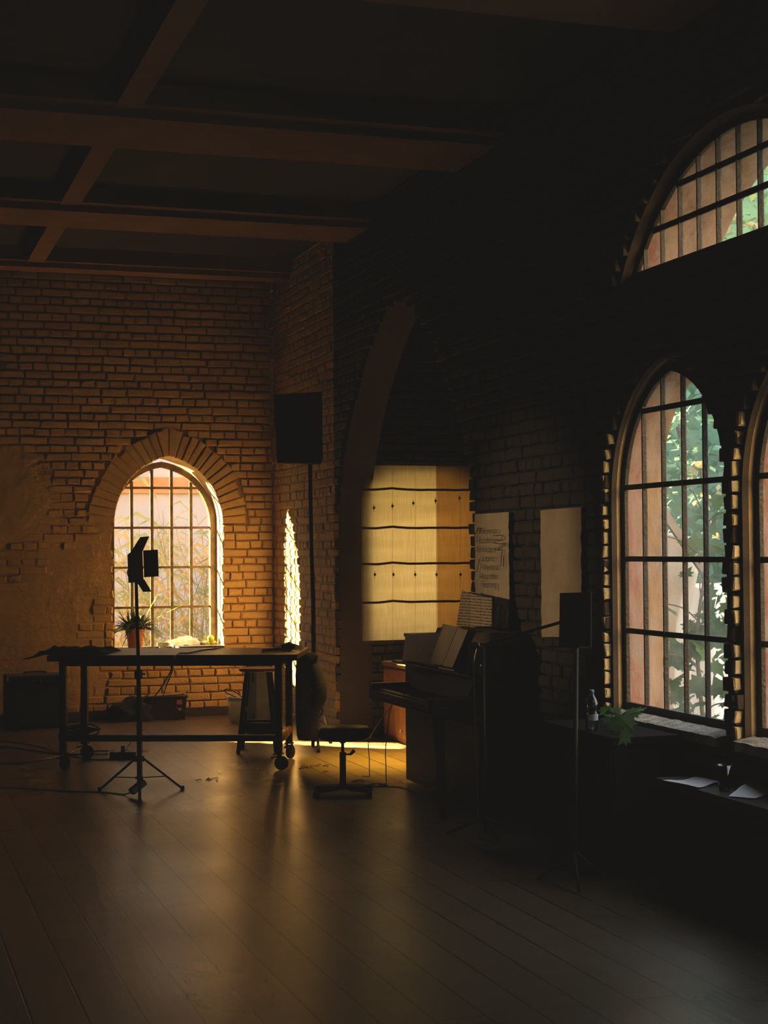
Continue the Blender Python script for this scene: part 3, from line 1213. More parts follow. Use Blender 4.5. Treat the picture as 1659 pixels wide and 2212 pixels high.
w.grid(cardfn, 18, 8)
tag(obj('folded_card', w, mat('brown card', (.36, .20, .07), (.28, .15, .05), 5, .75)), 'creased brown card tented at the lit end of the workbench', 'card')

# ------------------------------------------------------------------ light stand with barn-door lamp
feet = [onZ(215, 1709, 0), onZ(394, 1706, 0), onZ(302, 1735, 0)]
ctr = Vector((sum(f.x for f in feet[:2]) / 2 * .66 + feet[2].x * .34, sum(f.y for f in feet[:2]) / 2 * .66 + feet[2].y * .34, 0))
ctr = atD(300, 1500, (ctr - Vector((0, 0, 0))).dot(Vector((math.sin(TH), math.cos(TH), 0))))
ctr.z = 0
t = thing('studio_light', 'black tripod studio light with four open barn doors before the end window', 'lamp', ctr, -TH)
LC = local(t)
dctr = ctr.dot(Vector((math.sin(TH), math.cos(TH), 0)))
head = LC(atD(294, 1262, dctr))
w = MB()
w.tube([(0, 0, .06), (-.002, 0, .80)], .015, 12)
w.tube([(-.002, 0, .78), (head.x, head.y, head.z)], .0105, 12)
obj('pole', w, BLACKSTEEL, t, smooth=True)
w = MB()
w.tube([(0, 0, .76), (0, 0, .82)], .024, 12)
w.tube([(.0, 0, .79), (.045, 0, .79)], .007, 8)
obj('clamp_collar', w, BLACKPLAST, t, smooth=True)
w = MB()
w.tube([(-.01, 0, 1.13), (-.01, 0, 1.17)], .02, 12)
w.tube([(-.02, 0, 1.15), (-.055, 0, 1.15)], .006, 8)
obj('clamp_collar', w, BLACKPLAST, t, smooth=True)
w = MB()
w.tube([(0, 0, .215), (0, 0, .25)], .034, 14)
obj('leg_collar', w, BLACKPLAST, t, smooth=True)
w = MB()
w.tube([(0, 0, .10), (0, 0, .115)], .026, 14)
obj('leg_collar', w, BLACKPLAST, t, smooth=True)
for f in feet:
    p = LC(f)
    w = MB()
    top = Vector((p.x, p.y, 0)).normalized() * .03
    w.bar((top.x, top.y, .232), (p.x, p.y, .008), .02, .012)
    lg = obj('leg', w, BLACKSTEEL, t, bevel=.002)
    mid = Vector((p.x, p.y, 0)) * .58
    w = MB()
    w.bar((top.x * .8, top.y * .8, .107), (mid.x, mid.y, .232 * .42 + .004), .013, .006)
    obj('brace', w, BLACKSTEEL, lg)
    w = MB()
    w.lathe([(.013, 0), (.014, .02), (.011, .026)], (p.x, p.y, 0), 10)
    obj('rubber_foot', w, RUBBER, lg, smooth=True)
q = lambda x, y, dd=0.0: LC(atD(x, y, dctr + dd))
w = MB()
w.prism([q(281, 1193, -.02), q(308, 1189, .03), q(310, 1252, .03), q(283, 1255, -.02)], LC(atD(277, 1205, dctr + .10)) - LC(atD(283, 1200, dctr)))
w.prism([q(277, 1205, .0), q(292, 1205, .0), q(293, 1247, .0), q(278, 1248, .0)], (0, .09, 0))
hd = obj('lamp_head', w, BLACKPAINT, t, bevel=.003)
w = MB()
w.tube(smooth_path([q(277, 1231, -.03), q(275, 1236, -.03), q(276.5, 1243, -.03), q(281, 1252, -.02), q(290, 1257, -.01), q(296, 1262, 0)]), .004, 6)
w.tube([q(294, 1262), q(296, 1250)], .012, 10)
obj('yoke', w, BLACKSTEEL, hd, smooth=True)
for poly in ([q(309, 1189, .03), q(340.5, 1187, -.01), q(342.5, 1245, -.01), q(311, 1247, .03)],
             [q(282, 1193, -.02), q(303, 1160, -.05), q(322, 1158.5, .0), q(308, 1190, .03)],
             [q(292, 1252, -.02), q(311, 1251, .03), q(327, 1278, .0), q(309, 1278.5, -.05)],
             [q(281, 1195, -.02), q(279, 1198, -.13), q(280, 1250, -.13), q(283, 1253, -.02)]):
    w = MB()
    w.prism(poly, (0.001, .004, 0))
    obj('barn_door', w, BLACKPAINT, hd)
LEDM = mat('lamp diffuser', (.5, .5, .46), None, 8, .3)
# mains adapter hanging at the stand foot and its lead
a0 = atD(300, 1700, dctr - .08)
w = MB()
p1, p2 = atD(312, 1688, dctr - .10), atD(283, 1712, dctr - .16)
p2.z = max(p2.z, .03)
w.bar(p1, p2, .055, .04)
ad = tag(obj('power_adapter', w, BLACKPLAST, bevel=.006), 'black mains adapter brick dangling between the feet of the studio light', 'adapter')
w = MB()
w.tube(smooth_path([p1, atD(307, 1672, dctr - .06), atD(306.5, 1600, dctr - .05), atD(304, 1500, dctr - .04), atD(301, 1400, dctr - .04), atD(297, 1262, dctr - .03)]), .003, 5)
obj('lead', w, CABLEM, ad, smooth=True)
w = MB()
w.tube(smooth_path([p2, onZ(268, 1716, .006), onZ(240, 1713, .005), onZ(215, 1711, .005), onZ(150, 1709, .005), onZ(60, 1704, .005), onZ(-40, 1698, .005)]), .0045, 6)
obj('mains_cable', w, CABLEM, ad, smooth=True)

# ------------------------------------------------------------------ floor cables, power strip
PALE = mat('pale grey cable', (.42, .38, .32), None, 30, .5)
cable('cable', [onZ(-30, 1598, .006), onZ(40, 1604, .006), onZ(90, 1614, .006), onZ(112, 1622, .006), onZ(125, 1627, .006), onZ(150, 1629, .006), onZ(200, 1630, .006), onZ(233, 1629, .012)], .006, PALE,
      'pale grey cable curving over the floor into the power strip')
cable('cable', [onZ(-30, 1610, .006), onZ(30, 1615, .006), onZ(80, 1623, .006), onZ(128, 1629, .006), onZ(160, 1634, .006), onZ(205, 1641, .006), onZ(238, 1640, .006), onZ(248, 1636, .012)], .0055, CABLEM,
      'black cable passing under the bench leg and looping below the power strip')
cable('cable', [onZ(-30, 1650, .005), onZ(40, 1648, .005), onZ(100, 1640, .005), onZ(150, 1627, .005), onZ(175, 1618, .005), onZ(190, 1622, .005), onZ(233, 1622, .014)], .0055, CABLEM,
      'black cable lying lowest on the boards and rising behind the bench wheel')
cable('cable', [onZ(266, 1622, .05), onZ(272, 1612, .03), onZ(284, 1598, .01), onZ(300, 1585, .006), onZ(315, 1570, .006), onZ(322, 1562, .006)], .005, CABLEM,
      'thin black cable from the power strip back to the crate by the wall')
a, b = onZ(237, 1639, 0), onZ(294, 1638, 0)
t = thing('power_strip', 'brown multiway power strip with an orange end lying under the workbench', 'power strip', a.lerp(b, .5), math.atan2(b.y - a.y, b.x - a.x))
ln = (b - a).length
w = MB()
w.box((-.01, 0, .026), (ln - .02, .055, .05))
obj('casing', w, mat('brown plastic', (.10, .045, .02), (.07, .03, .015), 9, .5), t, bevel=.006)
w = MB()
w.box((ln / 2 - .012, 0, .027), (.025, .056, .052))
obj('end_cap', w, mat('orange plastic', (.55, .16, .03), None, 9, .5), t, bevel=.006)
for k in range(4):
    w = MB()
    w.lathe([(.018, 0), (.018, .003), (.012, .003)], (-.075 + k * .042, 0, .05), 14)
    obj('socket', w, BLACKPLAST, t)
w = MB()
w.tube([(-.0, 0, .053), (-.0, 0, .085)], [.016, .012], 10)
w.box((.0, 0, .088), (.03, .018, .018))
tag(obj('plug', w, BLACKPLAST, loc=t.location, rot=t.rotation_euler), 'small black plug pushed into the top of the power strip', 'plug')
# coil of cable on the stretcher
w = MB()
rg = random.Random(5)
for k in range(6):
    ang = [i / 16 * 2 * PI for i in range(17)]
    ra, rb = rg.uniform(.10, .14), rg.uniform(.05, .075)
    ox, oy = rg.uniform(-.02, .02), rg.uniform(-.02, .02)
    w.tube([TW(.11 + ox + ra * math.cos(a_), .06 + oy + rb * math.sin(a_) * 1.4, .268 + k * .009 + .012 * math.sin(a_ * 2 + k)) for a_ in ang], .006, 6, cap=False)
w.tube(smooth_path([TW(.0, .06, .29), TW(-.03, .0, .27), TW(-.02, -.03, .22), TW(.02, -.05, .20)]), .006, 6)
tag(obj('cable_coil', w, CABLEM, smooth=True), 'thick coil of black cable resting on the low stretcher of the workbench', 'cable')

# ------------------------------------------------------------------ amplifier, crate, bin, metal case
pa, pb = onZ(17, 1578, 0), onZ(146, 1572, 0)
rz = math.atan2(pb.y - pa.y, pb.x - pa.x)
t = thing('amplifier', 'large black amplifier cabinet standing at the wall left of the bench', 'amplifier', pa.lerp(pb, .5), rz)
t['label'] = 'large black amplifier cabinet on the floor by the wall beyond the bench end'
ww_ = (pb - pa).length
w = MB()
w.box((0, .17, .25), (ww_, .32, .47))
cab = obj('cabinet', w, mat('black tolex', (.012, .011, .01), (.018, .016, .014), 60, .8), t, bevel=.012)
w = MB()
w.box((0, .006, .20), (ww_ - .05, .012, .33))
obj('grille', w, BLACKCLOTH, t)
w = MB()
w.box((0, .004, .43), (ww_ - .05, .02, .07))
pn = obj('control_panel', w, BLACKPAINT, t)
for k in range(6):
    w = MB()
    w.lathe([(.012, 0), (.010, .015), (0, .016)], (-.15 + k * .06, -.006, .43), 10, rot=Matrix.Rotation(PI / 2, 3, 'X'))
    obj('knob', w, BLACKPLAST, pn)
for sx in (-1, 1):
    w = MB()
    w.box((sx * (ww_ / 2 - .006), .02, .462), (.016, .04, .05))
    obj('corner_guard', w, CHROME if sx < 0 else BLACKSTEEL, t, bevel=.004)
w = MB()
w.tube(smooth_path([(-.1, .17, .49), (-.08, .17, .505), (.08, .17, .505), (.1, .17, .49)]), .009, 8)
obj('handle', w, RUBBER, t, smooth=True)

pa, pb = onZ(322, 1556, 0), onZ(404, 1554, 0)
t = thing('crate', 'black lidded plastic crate with orange labels at the foot of the end wall', 'crate', pa.lerp(pb, .5), math.atan2(pb.y - pa.y, pb.x - pa.x))
cw = (pb - pa).length
w = MB()
w.prism([(-cw / 2 + .02, 0, 0), (cw / 2 - .02, 0, 0), (cw / 2, 0, .225), (-cw / 2, 0, .225)], (0, .21, 0))
w.box((0, .105, .215), (cw + .02, .235, .02))
obj('tub', w, mat('black crate plastic', (.018, .018, .016), (.028, .027, .024), 20, .5), t, bevel=.005)
w = MB()
w.grid(lambda u, v: Vector((-cw / 2 + .0 + cw * .98 * u, .0 + .21 * v, .232 + .012 * noise.noise(Vector((u * 6, v * 4, 1))) + .012 * u)), 14, 6)
w.box((0, .105, .228), (cw * .97, .20, .006))
obj('lid', w, mat('grubby cream lid', (.50, .38, .20), (.38, .27, .13), 8, .8), t)
LAB = mat('orange red label', (.62, .17, .06), (.45, .10, .04), 60, .6)
LABP = mat('pale label', (.62, .42, .26), (.6, .2, .1), 70, .6, lo=.45, hi=.55)
w = MB()
w.box((cw * .30, -.006, .165), (.05, .004, .045))
lb = obj('label', w, LABP, t)
w = MB()
for dx, dz, sx, sz in ((-.012, .018, .018, .003), (.010, .018, .010, .003), (0, -.018, .04, .003), (-.02, 0, .004, .03), (.004, 0, .024, .003), (.016, .006, .004, .014)):
    w.box((cw * .30 + dx, -.0085, .165 + dz), (sx, .002, sz))
obj('label_print', w, LAB, lb)
w = MB()
w.box((cw * .30 + .004, -.006, .100), (.03, .004, .022))
w.box((cw * .30 - .024, -.006, .115), (.010, .004, .014))
obj('label', w, LABP, t)
# soft dark bag slumped by the crate
w = MB()
bc = onZ(285, 1560, 0) + Vector((0, .12, .07))
w.blob(bc, (.19, .12, .13), 4, .5, 24, 14, flat=.0)
t = tag(obj('bag', w, BLACKCLOTH, smooth=True), 'slumped black cloth bag on the floor beside the lidded crate', 'bag')
# low dark ledge of floor clutter: flat case
p = onZ(512, 1563, 0)
t = thing('storage_bin', 'milky translucent storage bin full of cables on the boards beside the stool', 'bin', p + Vector((.03, .09, 0)), -.1)
w = MB()
def ring(zz, s, th=0):
    return [(-s, -.10 * s / .085, zz), (s, -.10 * s / .085, zz), (s, .10 * s / .085, zz), (-s, .10 * s / .085, zz)]
A_, B_ = ring(0, .068), ring(.24, .085)
C_, D_ = ring(.236, .081), ring(.006, .065)
w.add(A_ + B_ + C_ + D_, [(3, 2, 1, 0), (0, 1, 5, 4), (1, 2, 6, 5), (2, 3, 7, 6), (3, 0, 4, 7), (4, 5, 9, 8), (5, 6, 10, 9), (6, 7, 11, 10), (7, 4, 8, 11),
                         (8, 9, 13, 12), (9, 10, 14, 13), (10, 11, 15, 14), (11, 8, 12, 15), (12, 13, 14, 15)])
obj('tub', w, mat('milky tub plastic', (.70, .68, .64), (.6, .58, .54), 10, .35, trans=.35, alpha=.75), t)
w = MB()
frm = [(-.095, -.112, .225), (.095, -.112, .225), (.095, .112, .225), (-.095, .112, .225)]
for i in range(4):
    w.bar(frm[i], frm[(i + 1) % 4], .012, .035)
obj('rim', w, WHITEPLAST, t, bevel=.004)
w = MB()
rg = random.Random(3)
for k in range(6):
    rr = rg.uniform(.03, .06)
    cz = .05 + k * .028
    w.tube([(rr * math.cos(a_) * 1.0, rr * math.sin(a_) * 1.2, cz + .02 * math.sin(a_ * 2 + k)) for a_ in [i / 14 * 2 * PI for i in range(15)]], .005, 5, cap=False)
w.tube(smooth_path([(.05, 0, .22), (0, -.02, .27), (-.08, -.03, .31), (-.12, -.02, .31), (-.11, 0, .28), (-.03, .01, .24), (.03, .02, .2)]), .006, 6)
tag(obj('cable_coil', w, CABLEM, smooth=True, loc=t.location, rot=t.rotation_euler), 'black cable loops spilling out of the milky storage bin', 'cable')
w = MB()
pr = onZ(500, 1547, 0)
w.lathe([(.034, 0), (.036, .012), (.03, .014), (.03, .026), (.036, .028), (.034, .04), (.012, .04), (.012, .0)], pr + Vector((0, 0.0, 0)), 18)
tag(obj('tape_roll', w, mat('cream tape', (.6, .48, .28), None, 20, .6), smooth=False), 'small cream roll of tape on the floor next to the storage bin', 'tape')

pa = onZ(549, 1584, 0)
t = thing('equipment_case', 'tall grey metal equipment case standing behind the wooden stool', 'case', pa + Vector((.09, .12, 0)), -.28)
w = MB()
w.box((-.005, 0, .31), (.24, .26, .62))
obj('casing', w, GREYMETAL, t, bevel=.006)
w = MB()
w.box((-.075, -.132, .31), (.085, .008, .60))
pn = obj('front_panel', w, mat('dark grey panel', (.075, .08, .075), None, 12, .5), t)
for zz in (.50, .12):
    w = MB()
    w.box((-.06, -.139, zz), (.022, .008, .11))
    obj('slot', w, BLACKPAINT, pn)
w = MB()
for k in range(5):
    a_ = rng.uniform(-.25, .25)
    w.box((.015 + .01 * k, -.02, .625 + .012 * k), (.15, .19, .008), (0.05 * k - .1, .06 * (k % 3) - .06, a_))
tag(obj('paper_stack', w, PAPER, loc=t.location, rot=t.rotation_euler), 'loose stack of white papers on top of the grey equipment case', 'paper')

# ------------------------------------------------------------------ stool
c = Vector((3.00, 12.52, 0))
t = thing('stool', 'tall stool with a reddish wooden seat and splayed dark legs behind the bench', 'stool', c, -TH - .02)
LCs = local(t)
seatc = LCs(atD(557, 1452, 12.75))
w = MB()
w.lathe([(.0, .0), (.145, .0), (.155, .006), (.157, .02), (.15, .028), (.10, .026), (0, .022)], (seatc.x, 0, .635), 30)
obj('seat', w, SEATWOOD, t, smooth=False, bevel=.003)
for sx in (-1, 1):
    for sy in (-1, 1):
        w = MB()
        w.bar((seatc.x + sx * .085, sy * .085, .637), (seatc.x + sx * .15, sy * .15, 0), .032, .028)
        obj('leg', w, BLACKPAINT, t, bevel=.003)
for sy in (-1, 1):
    w = MB()
    x0_, x1_ = seatc.x - .125, seatc.x + .125
    y_ = sy * .123
    w.prism([(x0_, y_, .19), (x0_ + .03, y_, .175), (x0_ + .10, y_, .15), (x1_ - .10, y_, .15), (x1_ - .03, y_, .175), (x1_, y_, .19), (x1_, y_, .235), (x0_, y_, .235)], (0, .018, 0))
    obj('foot_rail', w, BLACKPAINT, t)
for sx in (-1, 1):
    w = MB()
    w.bar((seatc.x + sx * .11, -.12, .33), (seatc.x + sx * .11, .12, .33), .018, .03)
    obj('side_rail', w, BLACKPAINT, t)

# ------------------------------------------------------------------ speaker on pole, coat, swivel stool
dS = 13.0
b0 = atD(676, 1190, dS)
b0.z = 0
t = thing('speaker_stand', 'thin black speaker pole stand by the sunlit brick corner', 'stand', b0, -TH)
LC = local(t)
top = LC(atD(669.5, 1003, dS))
w = MB()
w.tube([(0, 0, .05), (0, 0, 1.2), (top.x * .6, 0, 1.6), (top.x, 0, top.z)], [.018, .018, .016, .016], 12)
obj('pole', w, BLACKSTEEL, t, smooth=True)
w = MB()
w.tube([(0, 0, .50), (0, 0, .56)], .03, 14)
obj('collar', w, BLACKPLAST, t, smooth=True)
w = MB()
w.tube([(0, 0, .16), (0, 0, .19)], .03, 14)
obj('collar', w, BLACKPLAST, t, smooth=True)
for a_ in (-.9, 1.15, 3.6):
    w = MB()
    e = Vector((math.cos(a_ + 0) * .30, math.sin(a_) * .30, .012))
    if a_ == -.9:
        e = LC(onZ(688, 1622, .012))
    elif a_ == 3.6:
        e = LC(onZ(676, 1608, .012)) * .96
        e.z = .012
    w.tube([(e.x * .08, e.y * .08, .53), e], .010, 8)
    lg = obj('leg', w, BLACKSTEEL, t, smooth=True)
    w = MB()
    w.bar((e.x * .08, e.y * .08, .175), (e.x * .5, e.y * .5, .27), .014, .005)
    obj('brace', w, BLACKSTEEL, lg)
    w = MB()
    d_ = Vector((e.x, e.y, -.5)).normalized()
    w.tube([e - d_ * .05, e + d_ * .012], .014, 8)
    obj('rubber_foot', w, RUBBER, lg, smooth=True)
f = lambda x, y, dd=0.0: atD(x, y, dS + dd)
t = thing('loudspeaker', 'big black loudspeaker box tilted on the thin pole before the corner', 'speaker', Vector((b0.x, b0.y, top.z)), -TH)
LC = local(t)
w = MB()
F_ = [f(598, 1002, -.2), f(693, 1003, -.13), f(698, 990, -.12), f(696, 846, -.18), f(591, 852, -.26)]
Bk = [f(608, 999, .2), f(680, 999, .24), f(683, 990, .24), f(682, 858, .2), f(604, 862, .16)]
n_ = 5
w.add([LC(p) for p in F_ + Bk], [tuple(range(n_)), tuple(reversed(range(n_, 2 * n_)))] + [(i, (i + 1) % n_, n_ + (i + 1) % n_, n_ + i) for i in range(n_)])
obj('cabinet', w, BLACKPLAST, t, bevel=.008)
w = MB()
cen = sum((LC(p) for p in F_), Vector()) / 5
fr_ = [cen + (LC(p) - cen) * .9 + Vector((0, -.006, 0)) for p in F_]
w.prism(fr_, (0, .003, 0))
obj('grille', w, mat('black grille', (.016, .016, .016), (.008, .008, .008), 300, .6), t)
w = MB()
w.lathe([(.0, 0), (.11, 0), (.11, .01), (0, .012)], cen + Vector((0, -.008, -.12)), 24, rot=Matrix.Rotation(PI / 2, 3, 'X'))
obj('woofer', w, BLACKPLAST, t)

# black coat hanging on the stand
t = thing('coat', 'black hooded coat hanging in a long dark bundle below the bench corner', 'coat', Vector((b0.x, b0.y, 0)) - Vector((math.sin(TH), math.cos(TH), 0)) * .30, -TH)
LC = local(t)
dC = dS - .30
prof = [(1412, 650, 684), (1416, 645, 687), (1424, 642, 686), (1436, 640, 681), (1450, 639, 685), (1470, 638, 688), (1486, 638, 693), (1500, 638, 699), (1515, 638, 701), (1525, 638, 698),
        (1532, 638, 690), (1550, 639, 690), (1575, 640, 689), (1590, 641, 688), (1597, 644, 684)]
w = MB()
rows = []
for (y, xa, xb) in prof:
    A = LC(atD(xa, y, dC))
    B = LC(atD(xb, y, dC))
    cc, hw = (A + B) / 2, (B.x - A.x) / 2
    rows.append([Vector((cc.x + hw * math.cos(a_), cc.y + min(hw, .13) * .8 * math.sin(a_) + .012 * math.sin(3 * a_ + y * .05), cc.z + .006 * math.sin(5 * a_))) for a_ in [k / 20 * 2 * PI for k in range(20)]])
vs = [v for r in rows for v in r]
fs = [(i * 20 + k, i * 20 + (k + 1) % 20, (i + 1) * 20 + (k + 1) % 20, (i + 1) * 20 + k) for i in range(len(rows) - 1) for k in range(20)]
fs += [tuple(range(20)), tuple((len(rows) - 1) * 20 + k for k in reversed(range(20)))]
w.add(vs, fs)
obj('coat_body', w, BLACKCLOTH, t, smooth=True)
w = MB()
s0, s1, s2, s3 = LC(atD(678, 1436, dC - .06)), LC(atD(692, 1480, dC - .10)), LC(atD(690, 1515, dC - .10)), LC(atD(680, 1532, dC - .08))
w.tube(smooth_path([s0, s1, s2, s3]), [.03, .035, .04, .045, .045, .05, .05, .05, .05, .05, .05, .05, .045, .045, .045, .045, .04, .04, .04][:19], 12)
obj('sleeve', w, BLACKCLOTH, t, smooth=True)
w = MB()
hc = LC(atD(672, 1418, dC - .05))
w.blob(hc, (.055, .06, .03), 3, .3, 16, 10)
obj('hood', w, BLACKCLOTH, t, smooth=True)
for (x, y) in ((671, 1466), (670.5, 1489), (674, 1494)):
    w = MB()
    w.lathe([(.006, 0), (.006, .003), (0, .004)], LC(atD(x, y, dC - .16)), 10, rot=Matrix.Rotation(PI / 2, 3, 'X'))
    obj('snap_button', w, CHROME, t)

b0 = Vector((2.93, 10.02, 0))
t = thing('swivel_stool', 'low black stool with a crank pole and bent tube base on the glowing floor', 'stool', onZ(741, 1716, 0), -TH)
LC = local(t)
dT = t.location.dot(Vector((math.sin(TH), math.cos(TH), 0)))
sz = LC(atD(745, 1568, dT)).z
w = MB()
w.lathe([(0, sz - .085), (.15, sz - .085), (.172, sz - .07), (.178, sz - .04), (.172, sz - .012), (.15, sz), (0, sz + .002)], (.012, 0, 0), 30)
obj('seat', w, mat('black vinyl', (.014, .013, .012), (.022, .019, .016), 9, .38), t, smooth=True)
w = MB()
w.tube([(0, 0, .06), (0, 0, .275)], .021, 16)
w.tube([(0, 0, .27), (0, 0, .345)], .011, 12)
w.tube([(0, 0, .335), (0, 0, sz - .08)], .019, 14)
obj('pole', w, BLACKSTEEL, t, smooth=True)
w = MB()
w.tube([(.02, 0, .262), (.05, -.01, .262)], .006, 8)
w.tube([(.05, -.01, .262), (.075, -.02, .287)], [.009, .013], 10)
obj('crank_handle', w, BLACKPLAST, t, smooth=True)
w = MB()
w.box((0, 0, .05), (.30, .12, .022))
w.lathe([(.035, .05), (.03, .07)], (0, 0, 0), 16)
obj('base_plate', w, BLACKSTEEL, t, bevel=.01)
for sx in (-1, 1):
    for sy in (-1, 1):
        w = MB()
        w.tube(smooth_path([(sx * .04, sy * .03, .045), (sx * .10, sy * .05, .040), (sx * .155, sy * .075, .035), (sx * .172, sy * .11, .022)]), .017, 10)
        lg = obj('foot', w, BLACKSTEEL, t, smooth=True)
        w = MB()
        w.lathe([(.018, 0), (.02, .02), (.014, .038)], (sx * .172, sy * .112, 0), 10)
        obj('rubber_tip', w, RUBBER, lg, smooth=True)

# ------------------------------------------------------------------ things on the end-wall sill
SZ = .643
t = thing('potted_plant', 'strap leaved plant in a terracotta pot on the sunny window sill', 'plant', (2.525, YB + .17, SZ))
w = MB()
w.lathe([(.0, 0), (.062, 0), (.066, .01), (.082, .165), (.093, .165), (.095, .205), (.086, .207), (.082, .17), (0, .165)], (0, 0, 0), 26)
obj('pot', w, TERRA, t, smooth=True)
w = MB()
w.lathe([(0, .185), (.082, .18)], (0, 0, 0), 20)
obj('soil', w, mat('potting soil', (.04, .025, .015), None, 40, .95, bump=.4), t)
w = MB()
rg = random.Random(12)
def strap(mb, base, dirv, ln, wd_, droop, n=7):
    pts = []
    for i in range(n + 1):
        s = i / n
        p = base + Vector((dirv.x, dirv.y, 0)) * ln * s + Vector((0, 0, dirv.z * ln * s - droop * ln * s * s))
        pts.append(p)
    sd = Vector((-dirv.y, dirv.x, 0))
    sd = sd.normalized() if sd.length > .01 else Vector((1, 0, 0))
    sd = (sd + Vector((.5, 0, 0))).normalized()
    vs, fs = [], []
    for i, p in enumerate(pts):
        s = i / n
        ww2 = wd_ * (1 - s ** 3) * (.55 + .45 * min(1, s * 3)) + .0008
        vs += [p - sd * ww2 + Vector((0, 0, ww2 * .4)), p, p + sd * ww2 + Vector((0, 0, ww2 * .4))]
    for i in range(n):
        a = i * 3
        fs += [(a, a + 1, a + 4, a + 3), (a + 1, a + 2, a + 5, a + 4)]
    mb.add(vs, fs)
for k in range(150):
    a = rg.uniform(0, 2 * PI)
    el = rg.uniform(.4, 1.5)
    d = Vector((math.cos(a) * math.cos(el), math.sin(a) * math.cos(el) * .6, math.sin(el)))
    strap(w, Vector((.045 * math.cos(a), .045 * math.sin(a), .18)), d, rg.uniform(.20, .36), rg.uniform(.010, .016), rg.uniform(.15, .85))
obj('leaves', w, LEAFDARK, t, smooth=True, recalc=False)
w = MB()
for dx, dz, ln, dr in ((.55, 1.1, .34, .05), (1.05, .75, .40, .15), (.42, .5, .2, 1.6), (-.8, .35, .22, 1.2), (.85, .45, .26, .6)):
    strap(w, Vector((.03, -.02, .19)), Vector((dx, -.1, dz)), ln, .012, dr)
obj('sunlit_leaves', w, leaf_mat('sunlit strap leaf', (.22, .22, .05), (.34, .32, .08), (.42, .38, .12), .5, 8), t, smooth=True, recalc=False)

t = thing('laptop', 'closed dark laptop with a grey lid lying across the sunny sill', 'laptop', (3.14, YB + .13, SZ), .05)
w = MB()
w.box((0, 0, .012), (.44, .25, .022))
obj('base', w, BLACKPLAST, t, bevel=.004)
w = MB()
w.box((0, 0, .029), (.44, .25, .010))
obj('lid', w, mat('grey laptop lid', (.07, .07, .08), None, 8, .3), t, bevel=.004)
w = MB()
w.box((-.12, .04, .0375), (.05, .03, .005))
tag(obj('usb_stick', w, BLACKPLAST, loc=t.location, rot=t.rotation_euler), 'tiny black stick lying on the laptop lid', 'usb stick')

w = MB()
def crumple(u, v):
    a, b = u * 2 * PI, (v - .5) * PI
    d = Vector((math.cos(b) * math.cos(a), math.cos(b) * math.sin(a), math.sin(b)))
    k = 1 + .35 * noise.noise(d * 2.3 + Vector((4, 1, 2))) + .18 * noise.noise(d * 6)
    p = Vector((d.x * .14 * k, d.y * .05 * k, .055 + d.z * .055 * k))
    p.z = max(0.001, p.z)
    return p + Vector((3.04, YB + .322, SZ))
w.grid(crumple, 26, 16)
tag(obj('plastic_bag', w, mat('white bag film', (.84, .82, .80), (.74, .73, .74), 7, .5, trans=.4)), 'crumpled white plastic bag on the sill behind the laptop', 'bag')
w = MB()
w.box((2.815, YB + .30, SZ + .045), (.11, .05, .035))
w.box((2.815, YB + .30, SZ + .014), (.07, .04, .027))
tag(obj('small_box', w, mat('grey green box', (.20, .24, .19), None, 9, .6), bevel=.003), 'small grey green box on the sill between the plant and the laptop', 'box')
LIME = mat('lime yellow skin', (.62, .62, .14), (.50, .55, .12), 6, .45, trans=.15)
for k, (x, y, z, s) in enumerate(((3.262, YB + .285, SZ + .036, .036), (3.318, YB + .262, SZ + .036, .036), (3.292, YB + .272, SZ + .092, .035))):
    w = MB()
    w.lathe([(0, -s), (s * .5, -s * .87), (s * .87, -s * .5), (s, 0), (s * .87, s * .5), (s * .5, s * .87), (s * .12, s * .93), (0, s * .86)], (x, y, z), 18)
    a = tag(obj('apple', w, LIME, smooth=True), ('yellow green apple nearer the bag on the sunny sill', 'yellow green apple against the bright window reveal', 'yellow green apple perched on the other two')[k], 'apple', 'apples in the sill corner')
    st = MB()
    st.tube([(x, y, z + s * .86), (x + .003, y, z + s * 1.2)], .0015, 5)
    obj('stem', st, BARK, a)
w = MB()
w.lathe([(0, 0), (.03, 0), (.034, .05), (.036, .055), (0, .052)], (3.215, YB + .27, SZ), 16)
tag(obj('beige_cup', w, mat('beige cup', (.72, .58, .34), None, 7, .6, trans=.2), smooth=True), 'small beige tub beside the apples on the sill', 'tub')

# ------------------------------------------------------------------ alcove: roman blind, cupboard
YC = YA - .10
cz = lambda y: onY(900, y, YC).z
zt_, zb_ = cz(1006), cz(1385)
xl, xr = onY(781, 1200, YC).x, onY(1045, 1200, YC).x
xf = onY(943, 1200, YC).x
hems = [cz(1057), cz(1139.5), cz(1216.5), cz(1299), cz(1379)]


